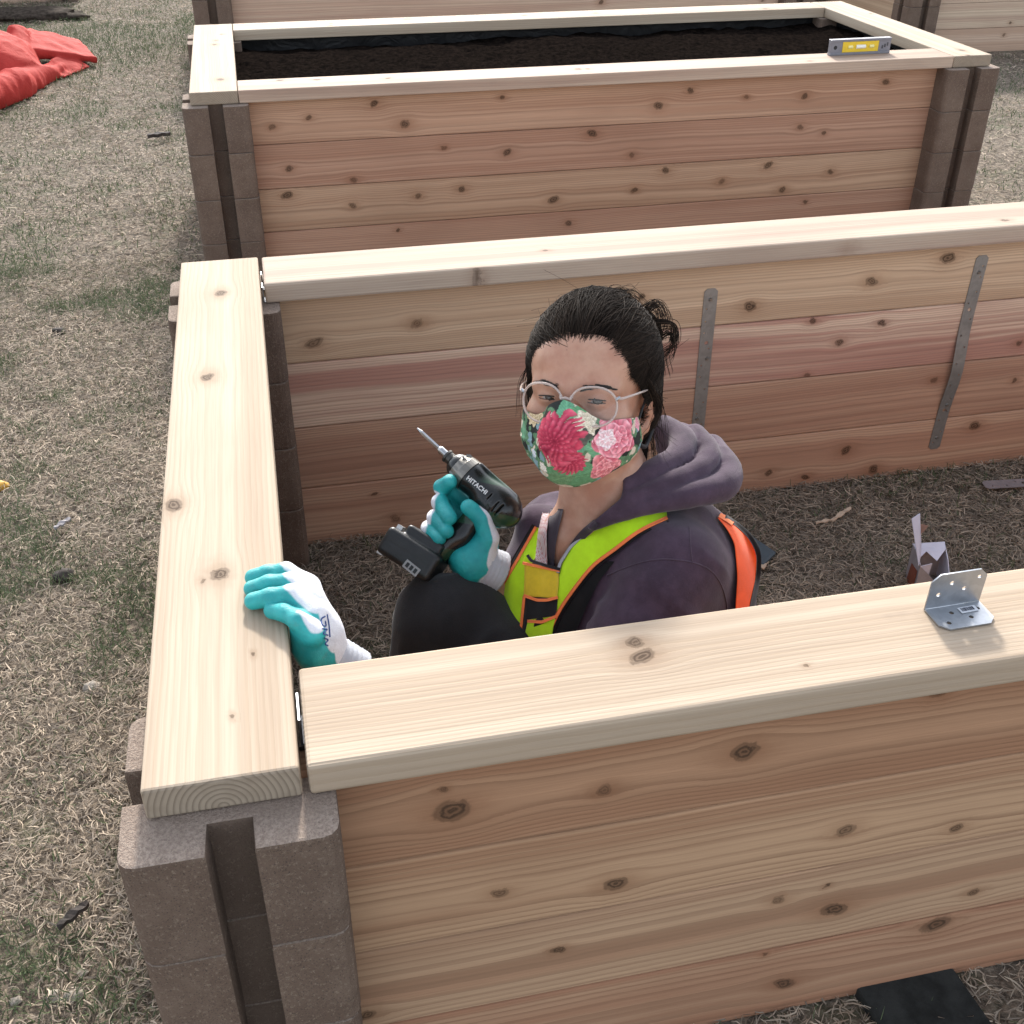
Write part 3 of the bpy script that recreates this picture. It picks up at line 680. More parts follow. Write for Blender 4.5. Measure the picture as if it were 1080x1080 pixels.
bm = bmesh.new(); bm_box(bm, (0,-.001,LH/2), (LL-.089,LT*.72,LH-.0165), bev=.001); yp = link('yellow_panel', mesh_bm('yellow_panel', bm), YEL, lev)
for x_, r_, h_ in ((0,.0065,.034),(-.038,.0055,.016),(.040,.0055,.016)):
    bm = bmesh.new(); bm_cyl(bm, (x_-h_/2,-LT*.36,LH/2), (x_+h_/2,-LT*.36,LH/2), r_, None, 16); link('vial', mesh_bm('vial', bm, False), VIAL if x_ else simple('vial_white', (.80,.80,.72), .15, var=.02), yp)
bm = bmesh.new(); bm_cyl(bm, (-LL/2+.018,-LT*.405,LH/2), (-LL/2+.018,-LT*.35,LH/2), .0065, None, 20); link('hang_hole', mesh_bm('hang_hole', bm), simple('black_hole', (.012,.012,.014), .6), lev)
bm = bmesh.new()
for k in range(3): bm_box(bm, (LL/2-.030+k*.009,-LT*.403,LH/2+.004*(k-1)), (.006,.0006,.011))
link('ruler_marks', mesh_bm('ruler_marks', bm), simple('dark_mark', (.05,.05,.06), .5), lev)
# ---- red tarp
def tarp_f(P):
    ridge = 1-np.abs(2*vnoise(P*np.array([3.2,2.2,2.4])+3.3, 45)-1); ridge2 = np.abs(2*vnoise(P @ np.array([[.8,.5,.2],[-.5,.8,.1],[0,.2,.9]])*6.0, 46)-1)
    r = chain(P, [(-1.95,4.30,.05),(-1.20,4.95,.06),(-.98,5.50,.05),(-.82,6.00,.025)], [.13,.095,.062,.030], .05)       # rolled near edge
    r = smin(r, chain(P, [(-1.95,4.75,.03),(-1.25,5.35,.13),(-1.18,5.75,.20)], [.10,.07,.02], .03), .012)               # sharp folds
    r = smin(r, ell(P, (-1.12,5.90,.02), (.22,.34,.215), np.array(Matrix.Rotation(.35,3,'Z'))), .012)
    r = smin(r, ell(P, (-1.55,5.75,.03), (.34,.45,.23)), .02)
    r = smin(r, chain(P, [(-1.02,6.55,.10),(-1.05,6.25,.155),(-.96,5.85,.04)], [.030,.030,.05], .02), .010)
    r = smin(r, rbox(P, (-.86,6.30,.085), (.16,.19,.010), .006, np.array(Matrix.Rotation(math.radians(20),3,'Z') @ Matrix.Rotation(math.radians(13),3,'Y') @ Matrix.Rotation(math.radians(6),3,'X'))), .012)
    r = smin(r, rbox(P, (-.80,6.02,.03), (.07,.13,.008), .006, np.array(Matrix.Rotation(math.radians(-25),3,'Z') @ Matrix.Rotation(math.radians(24),3,'Y'))), .01)
    return smax(r-.035*(ridge-.5)+.020*(ridge2-.5)+.012*(np.abs(2*vnoise(P @ np.array([[.6,-.7,.3],[.7,.6,.2],[-.3,.1,.9]])*np.array([17,9,12]), 48)-1)-.5), -(P[...,2]-.006), .006)
W_, Q_ = nets(tarp_f, (-2.1,4.2,-.02), (-.55,6.9,.36), .011)
def tarp_mat():
    m = NT('red_tarp'); P = m.coord(); n = m.noise(P, 9, 4, .6); f = m.noise(P, 55, 5, .7)
    c = m.mix(m.smooth(n, .3, .75), (.36,.036,.030), (.45,.055,.046)); c = m.mix(m.smooth(f, .62, .8, 0, .4), c, (.50,.12,.105))
    m.base(c); m.set(Roughness=.75); m.b.inputs['Specular IOR Level'].default_value = .06; m.bump(m.noise(P, 20, 3, .6, 1.0), .35, .015); return m.m
tp = link('tarp', mesh_np('tarp', W_, Q_), tarp_mat()); tp.location = (-.10, 0, 0); tag(tp, 'crumpled red plastic tarp heaped on the lawn', 'tarp')
# ---- slab, chips, stones, twigs
bm = bmesh.new(); bm_box(bm, (0,0,0), (.140,.34,.022), bev=.004)
sb = link('paving_slab', mesh_bm('paving_slab', bm), simple('dark_slab', (.026,.028,.027), .9, var=.3, scale=25, bump=.3, spec=.2)); sb.location = (.818,-.160,.008); sb.rotation_euler = (0,0,math.radians(4)); tag(sb, 'dark grey flat slab lying at the foot of the near front wall', 'slab')
bm = bmesh.new(); bm_box(bm, (0,0,0), (.050,.085,.012), bev=.004)
dp = link('plastic_offcut', mesh_bm('plastic_offcut', bm), simple('blue_grey_plastic', (.045,.065,.080), .45, var=.08)); dp.location = (.985,.935,.034); dp.rotation_euler = (math.radians(14),math.radians(-8),math.radians(35)); tag(dp, 'dark blue grey flat offcut on the grass behind the orange vest', 'offcut')
CHIP = cedar('cedar_chip', (.66,.53,.40), (.50,.36,.26), 91, contrast=.2)
def chip(p, L, w_, rz, curl, label, name='wood_chip', mat=None, th=.0025, lift=.02, grp=None):
    bm = bmesh.new(); n = 8; rows = []
    for i in range(n+1):
        t = i/n-.5; ww = w_*(1-.6*abs(2*t)**3)*(1+.15*math.sin(i*2.3))
        rows.append([bm.verts.new((t*L, s*ww/2, curl*(.25-t*t)*L+th*h+.002*math.sin(i*1.7+s))) for s, h in ((-1,0),(1,0),(1,1),(-1,1))])
    for i in range(n):
        for k in range(4): bm.faces.new((rows[i][k], rows[i][(k+1)%4], rows[i+1][(k+1)%4], rows[i+1][k]))
    bm.faces.new(rows[0][::-1]); bm.faces.new(rows[-1])
    o = link(name, mesh_bm(name, bm), mat or CHIP); o.location = (p[0], p[1], lift); o.rotation_euler = (0,0,rz); return tag(o, label, 'wood chip' if name == 'wood_chip' else name.replace('_',' '), grp)
chip(at(807,588,z=.03), .055, .016, 1.0, .25, 'pale curled wood chip beside the dark offcut behind the woman')
chip(at(888,539,z=.03), .075, .010, .55, .1, 'long pale cedar splinter on the shaded grass below the left steel strap')
chip(at(872,546,z=.03), .050, .008, .1, .1, 'short pale cedar splinter touching the long splinter on shaded grass')
DARKW = simple('dark_bark', (.045,.035,.03), .9, var=.3)
chip(at(78,967,z=.02), .05, .012, .75, .2, 'stubby dark twig on the dry lawn left of the near column', 'twig', DARKW, .007)
chip(at(66,553,z=.02), .045, .012, .9, .15, 'pale grey bark sliver on the lawn left of the long cap', 'bark_sliver', simple('grey_bark', (.30,.28,.29), .8), .004)
chip(at(168,144,z=.02), .10, .03, .3, .1, 'dark clod of earth on the lawn left of the filled bed', 'earth_clod', DARKW, .014)
def rock(p, s, label, mat, seed, name='pebble', grp=None, sink=.25):
    bm = bmesh.new(); bmesh.ops.create_icosphere(bm, subdivisions=3, radius=1)
    co = np.array([v.co for v in bm.verts]); k = .55+.9*fbm(co*1.6+seed*5.1, seed, 4)
    for v, q, kk in zip(bm.verts, co, k): v.co = Vector((q[0]*s*kk, q[1]*s*.8*kk, q[2]*s*.55*kk))
    o = link(name, mesh_bm(name, bm, True), mat); o.location = (p[0], p[1], s*sink); return tag(o, label, name.replace('_',' '), grp)
STONE = simple('pale_stone', (.42,.37,.31), .9, var=.25, scale=90, bump=.5, bscale=150, spec=.2)
for i, (u, v, s, lbl) in enumerate([(55,1047,.011,'largest pale pebble in the grass at the bottom left'),(77,1046,.014,'broad pale pebble beside the largest one at the bottom left'),(15,1052,.008,'small pale pebble nearest the lower left corner'),(86,1022,.008,'small pale pebble just above the broad pebble'),(96,722,.016,'chalky pale stone on the lawn left of the near column')]):
    rock(at(u,v,z=.01), s, lbl, STONE, i+1)
rock(at(66,606,z=.01), .022, 'dark soil lump on the lawn level with the gloved hand', DARKW, 9, 'soil_lump')
rock(at(62,348,z=.01), .020, 'small dark soil lump on the lawn level with the bed corner', DARKW, 12, 'soil_lump')
oc = rock(at(-4,507,z=.02), .022, 'orange yellow leaf scrap at the left edge of the lawn', simple('orange_scrap', (.62,.34,.05), .6), 11, 'leaf_scrap')

bm = bmesh.new(); bmesh.ops.create_icosphere(bm, subdivisions=4, radius=1); co = np.array([v.co for v in bm.verts]); k = .6+.8*fbm(co*2.2+9, 33, 4)
for v, q, kk in zip(bm.verts, co, k): v.co = Vector((q[0]*.42*kk, q[1]*.22*kk, q[2]*.05*kk))
ep = link('earth_patch', mesh_bm('earth_patch', bm, True), simple('dark_earth', (.05,.04,.032), .95, var=.35, scale=40, bump=.8, bscale=60, spec=.05)); ep.location = (*at(20,20,z=.0)[:2], .018); tag(ep, 'low mound of dark bare earth on the lawn beyond the red tarp', 'earth mound')
# ================================================================== THE PERSON
nrm = lambda v: np.asarray(v, float)/np.linalg.norm(v)
HO = K(623, 412, 1.37)                                     # between the ears, at eye level
_t = nrm(CAM-HO); _r = nrm(CAM_R-_t*(CAM_R @ _t)); _u = np.cross(_t, _r)
_ps, _th, _ro = math.radians(16), math.radians(8), math.radians(-4.5)
HF = nrm(math.cos(_ps)*math.cos(_th)*_t-math.sin(_ps)*_r-math.sin(_th)*_u)
HU = nrm(_u-HF*(_u @ HF)); HX = np.cross(HF, HU)            # HX: her right hand side
HU, HX = HU*math.cos(_ro)+HX*math.sin(_ro), HX*math.cos(_ro)-HU*math.sin(_ro)
HB = np.stack([HX, HF, HU], 1)
HS = .93
def hl(P): return (P-HO) @ HB/HS                               # world -> head
def hw(q): return HO+np.asarray(q, float)*HS @ HB.T            # head -> world
HM = Matrix([[*HB[0], HO[0]], [*HB[1], HO[1]], [*HB[2], HO[2]], [0,0,0,1]])

ROOT = K(690, 800, 1.60); ROOT[2] = 1.353-1.353/1.05
person = empty('person', ROOT, 0, 'woman with floral face mask and hi-vis vest crouching inside the near bed with a drill', 'person')
PINV = Matrix.Translation(-Vector(ROOT))
def part(name, me, mat, parent=None, local=False):
    o = link(name, me, mat, parent or person)
    if parent is None: o.matrix_parent_inverse = PINV       # meshes below are written in world coordinates
    return o

CAM_SCALE = 1.05                                                  # person and drill scaled about the camera so her shadow misses the cap
def fwd(P): return CAM+(np.asarray(P, float)-CAM)*CAM_SCALE
def inv(P): return CAM+(np.asarray(P, float)-CAM)/CAM_SCALE
person.location = fwd(ROOT); person.scale = (CAM_SCALE,)*3
# ---- joints
NB = K(655, 545, 1.475); LS = K(712, 600, 1.405); RS = K(592, 566, 1.60); UB = K(688, 606, 1.51); CH2 = K(690, 665, 1.53); PEL = K(704, 800, 1.60)
LE = inv([.36,.150,.27]); LW = inv(at(346, 693, z=.540))
RE = K(598, 690, 1.64); RW = K(508, 595, 1.49)
LK, RK_ = K(474, 656, 1.505), K(512, 655, 1.60)
LF = inv([.27,.42,.05]); RF = inv([.30,.62,.05]); ZF = inv([0,0,0])[2]

# ---- head
def f_head(q):
    x = np.abs(q[...,0]); qa = np.stack([x, q[...,1], q[...,2]], -1)
    d = ell(q, (0,-.014,.028), (.0755,.094,.086))
    d = smin(d, ell(q, (0,.042,.040), (.062,.050,.052)), .03)
    d = smin(d, ell(q, (0,.030,-.040), (.061,.058,.061)), .03)
    d = smin(d, caps(qa, (.053,-.002,-.055), (.018,.068,-.079), .018, .018), .03)
    d = smin(d, ell(q, (0,.072,-.077), (.022,.018,.018)), .02)
    d = smin(d, ell(qa, (.044,.058,-.024), (.022,.022,.020)), .022)
    d = smin(d, caps(qa, (.004,.090,.016), (.046,.070,.014), .010, .009), .016)       # brow ridge
    d = smin(d, caps(q, (0,.088,.010), (0,.113,-.036), .0075, .0115), .014)            # nose
    d = smin(d, ell(qa, (.013,.098,-.040), (.009,.011,.008)), .008)
    d = smax(d, -ell(qa, (.031,.107,-.001), (.018,.020,.011)), .012)                   # sockets
    lid = ell(qa, (.031,.0745,.001), (.0155,.0150,.0135))
    slit = np.abs(q[...,2]-.0014+.0022*((x-.031)/.012)**2)-.0014*np.clip(1-((x-.031)/.0135)**2, -1, 1)
    lid = smax(lid, -np.maximum(slit, .080-q[...,1]), .0012)
    d = smin(d, lid, .004)
    c, s = math.cos(.25), math.sin(.25)
    e = ell(np.stack([qa[...,0]-.0775, (qa[...,1]+.016)*c-(qa[...,2]+.014)*s, (qa[...,1]+.016)*s+(qa[...,2]+.014)*c], -1), (0,0,0), (.0085,.0185,.031))
    e = smax(e, -ell(qa, (.089,-.013,-.010), (.0095,.0105,.019)), .004)
    e = smin(e, ell(qa, (.0745,-.004,-.042), (.006,.007,.009)), .006)
    return smin(d, e, .006)
NK = hw((0,-.025,-.075))
def f_neck(P):
    d = chain(P, [NK, (NK+NB)/2+CAM_T*.004, NB], [.055,.050,.050], .02)
    d = smin(d, chain(P, [K(622,535,1.445), K(601,565,1.462), K(590,605,1.488)], [.038,.033,.028], .02), .03)
    d = smin(d, chain(P, [K(668,500,1.40), K(620,558,1.415)], [.011,.008]), .018)      # neck muscle
    return d
def f_skin(P): return smin(f_head(hl(P))*HS, f_neck(P), .022)
def f_body(P):
    d = chain(P, [NB, UB, CH2, PEL], [.045,.08,.095,.105], .04)
    d = smin(d, chain(P, [UB, LS, LE, LW], [.06,.05,.038,.0205], .02), .02)
    d = smin(d, chain(P, [UB, RS, RE, RW], [.06,.05,.040,.0245], .02), .02)
    d = smin(d, chain(P, [PEL, LK, LF, LF+np.array([-.14,0,-.02])], [.085,.05,.036,.028], .02), .03)
    d = smin(d, chain(P, [PEL, RK_, RF, RF+np.array([-.14,0,-.02])], [.085,.05,.036,.028], .02), .03)
    return smin(d, f_neck(P), .02)
def skin_mat():
    m = NT('skin'); P = m.coord(); n = m.noise(P, 28, 4, .6); f = m.noise(P, 420, 3, .6)
    c = m.mix(m.smooth(n, .35, .7), (.39,.195,.130), (.49,.285,.200)); c = m.mix(m.smooth(m.noise(P, 11, 3, .6), .5, .7, 0, .25), c, (.45,.19,.13)); c = m.mix(m.smooth(f, .55, .75, 0, .22), c, (.33,.15,.105))
    m.base(c); m.set(Roughness=.46, Subsurface_Weight=.12, Subsurface_Scale=.004); m.b.inputs['Subsurface Radius'].default_value = (1,.35,.2)
    m.b.inputs['Specular IOR Level'].default_value = .42; m.bump(m.add(f, m.mul(m.noise(P, 1300, 2), .6)), .16, .0009); return m.m
SKIN = skin_mat()
c8 = hw(np.array([[sx,sy,sz] for sx in (-.11,.11) for sy in (-.12,.14) for sz in (-.14,.13)]))
pts = np.vstack([c8, NB[None]-.09, NB[None]+.09, K(596,610,1.475)[None]-.06])
Wh, Qh = nets(f_skin, pts.min(0), pts.max(0), .0022)
allp = np.array([PEL, LK, RK_, LF, RF, LW, RW, LS, RS]); 
Wb, Qb = nets(f_body, [allp[:,0].min()-.20, allp[:,1].min()-.12, 0.0], [allp[:,0].max()+.16, allp[:,1].max()+.14, .62], .007)
body = part('body', mesh_np('body', np.vstack([Wh, Wb]), np.vstack([Qh, Qb+len(Wh)])), SKIN)

EYEW = simple('eye_white', (.36,.32,.30), .2, var=.03); IRIS = simple('iris', (.035,.020,.012), .15, var=.1)
for s in (-1, 1):
    bm = bmesh.new(); bmesh.ops.create_uvsphere(bm, u_segments=24, v_segments=16, radius=.0128)
    e = part('eye', mesh_bm('eye', bm, True), EYEW); e.matrix_parent_inverse = PINV; ec = Vector(hw((s*.031,.0755,.0008))); e.matrix_basis = Matrix.Translation(ec) @ (Vector(CAM)-ec).to_track_quat('Y','Z').to_matrix().to_4x4() @ Matrix.Scale(HS, 4)
    bm = bmesh.new(); bm_cyl(bm, (0,.0118,0), (0,.0131,0), .0066, .0050, 20); link('iris', mesh_bm('iris', bm, True), IRIS, e)

# ---- hair
HAIR_M = NT('dark_hair'); _a = HAIR_M.attr('Col'); HAIR_M.base(_a.outputs['Color']); HAIR_M.set(Roughness=.7); HAIR_M.b.inputs['Specular IOR Level'].default_value = .10
HAIR_MASS = simple('hair_mass', (.009,.0065,.005), .85, var=.3, scale=120, bump=.5, bscale=300, spec=.06)
BUN = np.array([-.020,-.098,.062])
def f_hairvol(q):
    d = ell(q, (0,-.014,.030), (.0845,.106,.099))
    d = smin(d, ell(q, (0,-.02,-.03), (.080,.078,.052)), .03)
    return d
def hairline(q):
    """<0 where the bare face is"""
    x = q[...,0]+.002; zz = np.where(q[...,2] > -.008, (q[...,2]+.008)/.058, (q[...,2]+.008)/.13)
    xr = np.where(x > 0, .0560, .0635)
    o = (np.sqrt((x/xr)**2+zz**2)-1)*.06+.006*(vnoise(q*45, 58)-.5)
    return np.where(q[...,1] > -.02, o, .05)
def f_hair(P):
    q = hl(P); n = fbm(q*np.array([60,60,60]), 51, 2)-.5
    d = f_hairvol(q)+.004*n
    d = smax(d, -hairline(q), .010)
    d = smax(d, -(q[...,2]+.028+.9*np.clip(-q[...,1]-.02, -.05, .05)), .02)
    bun = ell(q, BUN, (.046,.036,.042))+.006*(vnoise(q*70, 53)-.5)
    d = smin(d, bun, .015)
    d = smin(d, caps(q, (-.040,-.070,-.02), (-.050,-.066,-.095), .026, .016), .03)
    return d*HS
Wq, Qq = nets(f_hair, c8.min(0)-.05, c8.max(0)+.05, .0032)
hair = part('hair', mesh_np('hair', Wq, Qq), HAIR_MASS)
def hair_strands():
    rng = np.random.default_rng(5); paths, rad, cc = [], [], []
    def tosurf(p, lift):
        for _ in range(6):
            d = f_hairvol(p); e = 1e-3
            g = np.stack([f_hairvol(p+np.eye(3)[i]*e)-f_hairvol(p-np.eye(3)[i]*e) for i in range(3)], -1)/(2*e)
            p = p-(d-lift)[:,None]*g/np.maximum((g**2).sum(-1), .2)[:,None]
        return p
    for k in range(10500):
        a = rng.uniform(-2.35, 2.35)
        if rng.random() < .62:                                       # from the hairline, swept back
            xr = .0560 if a > 0 else .0635
            st = np.array([xr*math.sin(a)*1.02, .06, -.008+(.058 if math.cos(a) > 0 else .10)*math.cos(a)]); st[1] = .062-.05*abs(math.sin(a))**3-.03*(math.cos(a) < 0)
        else:
            st = np.array([rng.uniform(-.07,.07), rng.uniform(-.06,.055), .06+rng.uniform(0,.05)])
        st = st+rng.normal(0, .0025, 3)
        en = BUN+rng.normal(0, .014, 3)
        mid = (st+en)/2; side = np.sign(st[0]) if abs(st[0]) > .02 else 0
        sd_ = 1 if st[0] > -.012 else -1
        if abs(a) < 1.25 and rng.random() < .55: mid = np.array([sd_*rng.uniform(.045,.085), rng.uniform(-.02,.03), rng.uniform(.045,.085)])
        elif abs(a) < 1.25: mid = mid+np.array([sd_*rng.uniform(0,.04), 0, .03])
        else: mid = mid+np.array([sd_*.035, 0, -.010])
        t = np.linspace(0, 1, 14)[:,None]
        p = (1-t)**2*st+2*t*(1-t)*mid+t*t*en
        lift = .0003+.0048*rng.random()*np.sin(np.pi*np.clip(t[:,0]*1.1, 0, 1))
        n = p.copy(); ps = tosurf(n, lift); wgt = np.clip((1-t)*3.2, 0, 1)
        p = ps*wgt+p*(1-wgt)
        ph = rng.uniform(0, 6.28); p = p+.0009*np.sin(t*rng.uniform(8,16)+ph)*rng.normal(0,1,3)
        paths.append(hw(p)); r = rng.uniform(.00022,.00050); rad.append(r*np.concatenate([[.25,.5,.75],np.full(11,.9)])); cc.append(rng.random())
    for k in range(900):                                             # bun, wound round
        ax = nrm(rng.normal(0,1,3)+np.array([0,-1.2,.3])); b1 = nrm(np.cross(ax, [0.3,.2,1])); b2 = np.cross(ax, b1)
        th = np.linspace(0, rng.uniform(1.8,4.2), 14)+rng.uniform(0,6.28); rr = rng.uniform(.9,1.10)
        el_ = rng.normal(0,.45)
        p = BUN+(np.cos(th)[:,None]*b1+np.sin(th)[:,None]*b2)*np.array([.045,.036,.042])*rr*math.cos(el_)+ax*.036*math.sin(el_)
        paths.append(hw(p)); rad.append(np.full(14, rng.uniform(.0003,.0007))); cc.append(rng.random())
    def lock(pts, n, spread, r0=.0003, r1=.0006):
        c = spline(pts, 6)
        for _ in range(n):
            o = rng.normal(0, spread, 3); e = rng.normal(0, spread*1.6, 3); t = np.linspace(0,1,len(c))[:,None]
            paths.append(hw(c+o*(1-t)+e*t)); rad.append(np.linspace(rng.uniform(r0,r1), r0*.6, len(c))); cc.append(rng.random())
    lock([(-.058,-.075,.085),(-.086,-.078,.085),(-.091,-.070,.060),(-.076,-.066,.045),(-.083,-.05,.02)], 30, .0030)    # loop beside the bun
    lock([(-.062,-.07,.06),(-.084,-.075,.075),(-.090,-.068,.05),(-.072,-.06,.03)], 22, .003)
    lock([(.005,-.075,.108),(.002,-.090,.118),(-.018,-.095,.118),(-.035,-.09,.100)], 70, .006)                        # tuft on top
    lock([(-.045,-.085,.10),(-.062,-.085,.11),(-.075,-.08,.09),(-.070,-.08,.07)], 40, .005)
    lock([(.064,.040,.045),(.0745,.036,.012),(.0745,.030,-.015),(.068,.028,-.035)], 30, .0028)                       # over her right temple
    lock([(.066,.045,.04),(.082,.045,.01),(.086,.04,-.03)], 5, .003, .0003, .0005)
    lock([(-.066,.030,.045),(-.081,.012,.012),(-.084,-.004,-.004),(-.083,-.02,-.012)], 60, .0045)                    # over the left ear
    lock([(-.082,-.012,.005),(-.086,-.022,-.022),(-.083,-.03,-.045)], 16, .004)
    lock([(-.066,-.05,-.030),(-.074,-.055,-.065),(-.080,-.055,-.095)], 50, .006, .0002, .0004)                      # stray hair at the nape
    lock([(-.080,-.03,-.03),(-.090,-.04,-.07),(-.102,-.04,-.100)], 5, .006, .0002, .0003)
    for _ in range(420):                                             # soft short hairs along the hairline
        a = rng.uniform(-2.0,2.0); xr = .0560 if a > 0 else .0635; p0 = np.array([xr*math.sin(a), .0, -.008+.058*math.cos(a)*(1 if math.cos(a) > 0 else 1.5)]); p0[1] = .062-.05*abs(math.sin(a))**3
        p0 = p0*np.array([.985,1,.985]); dr = nrm(np.array([math.sin(a)*.8+rng.normal(0,.35), -.25, math.cos(a)*.6+.2+rng.normal(0,.25)])); t = np.linspace(0,1,6)[:,None]; L = rng.uniform(.010,.024)
        q = tosurf(np.repeat(p0[None],6,0)+dr*L*t, np.full(6,.0)); q = q*1.0; q[:3] = np.stack([np.array([k_[0], k_[1], k_[2]]) for k_ in q[:3]])
        paths.append(hw(q)); rad.append(np.linspace(.00015,.0004,6)); cc.append(rng.random()*.9)
    for _ in range(26):                                              # flyaways
        a = rng.uniform(-2,2); st = np.array([.085*math.sin(a), rng.uniform(-.08,.04), .03+.098*abs(math.cos(a))]); dr = nrm(rng.normal(0,1,3)+np.array([math.sin(a),-.3,.6]))
        t = np.linspace(0,1,9)[:,None]; L = rng.uniform(.012,.04); p = st+dr*L*t+nrm(rng.normal(0,1,3))*L*.6*t*t
        paths.append(hw(p)); rad.append(np.full(9,.00018)); cc.append(rng.random())
    V, Q = tube_np(paths, rad, 4)
    per = np.concatenate([np.full(len(p)*4, c) for p, c in zip(paths, cc)])
    base = np.array([.022,.0145,.0105])[None]*(.45+1.4*per[:,None]**2); base[per > .97] = np.array([.045,.03,.02])
    return V, Q, base
V, Q, C_ = hair_strands()
part('hair_strand', mesh_np('hair_strand', V, Q, cols=C_), HAIR_M.m, hair)
# brows and lashes
rng = np.random.default_rng(8); paths, rad = [], []
def face_pt(x, z, lift=.0006):
    p = np.array([[x, .13, z]])
    for _ in range(40): p[:,1] -= np.clip(f_head(p)-lift, -.01, .01)*.8
    return p[0]
for s in (-1, 1):
    for k in range(230):
        t = rng.random(); x = s*(.0135+.037*t); z = .0158+.0075*math.sin(min(t*1.25,1.25)*1.5)-.006*t*t+rng.normal(0,.0014*(1.3-t))
        p0 = face_pt(x, z); p1 = face_pt(x+s*.0055, z+.0010*(1-2*t)); paths.append(hw(np.array([p0,(p0+p1)/2+[0,.0006,0],p1]))); rad.append(np.array([.00045,.0004,.00012]))
    li = [hw(np.array([s*.031+d, .0745+.0156*math.sqrt(max(1-(d/.0155)**2,0.05)), .0022+.0017*(1-(d/.0135)**2)])) for d in np.linspace(-.0125,.0125,12)]
    paths.append(np.array(li)); rad.append(np.full(12, .0008))
    li = [hw(np.array([s*.031+d, .0745+.0154*math.sqrt(max(1-(d/.0155)**2,0.05)), -.0004-.0004*(1-(d/.0135)**2)])) for d in np.linspace(-.0125,.0125,12)]
    paths.append(np.array(li)); rad.append(np.full(12, .00045))
V, Q = tube_np(paths, rad, 4); part('eyebrow', mesh_np('eyebrow', V, Q), simple('brow_hair', (.014,.009,.007), .6))

# ---- floral mask
def f_maskform(q):
    d = f_head(np.stack([q[...,0], q[...,1], q[...,2]], -1))
    t = chain(q, [(0,.098,-.002),(0,.114,-.034),(0,.106,-.062),(0,.088,-.080)], [.008,.013,.016,.016], .02)
    side = ell(q, (0,.040,-.054), (.073,.064,.046))
    return smin(smin(d, t, .045), side, .02)
MO = np.array([0,.010,-.050])
def mask_top(az): a = np.abs(az); return np.radians(27.0-9.0*np.clip(a/.5,0,1)**1.2+1.5*np.clip((a-.6)/.7,0,1)-.6*np.exp(-((a-.42)/.22)**2))
def mask_bot(az): a = np.abs(az)/1.33; return np.radians(-36+26*a**1.8)
def mask_pt(az, el, lift):
    d = np.stack([np.sin(az)*np.cos(el), np.cos(az)*np.cos(el), np.sin(el)], -1); r = np.full(az.shape, .16)
    for _ in range(70): r = r-np.clip((f_maskform(MO+d*r[...,None])-lift)*.7, -.01, .01)
    return MO+d*r[...,None]
na, nb = 261, 201
AZ, TT = np.meshgrid(np.linspace(-1.33,1.33,na), np.linspace(0,1,nb), indexing='ij')
EL = mask_top(AZ)*(1-TT)+mask_bot(AZ)*TT
MP = mask_pt(AZ, EL, .0032)
S_, T_ = AZ*.098, EL*.098                                   # the cloth's own flat coordinates (metres)
crease = np.exp(-((T_+.004+.05*S_**2)/.0022)**2)*.0012+np.exp(-((T_+.034)/.003)**2)*.0008
crease = crease-.0012*(fbm(np.stack([S_*45, T_*90, 0*S_], -1), 61, 2)-.5)
dirv = MP-MO; MP = MP+dirv/np.linalg.norm(dirv, axis=-1, keepdims=True)*crease[...,None]
MPb = MP-dirv/np.linalg.norm(dirv, axis=-1, keepdims=True)*.0014
def chart(u, v):
    """where a point seen on the cloth lies in its flat coordinates"""
    px, py = pxof(hw(MP)); d = (px-u)**2+(py-v)**2; i = np.unravel_index(np.argmin(d), d.shape); return S_[i], T_[i]
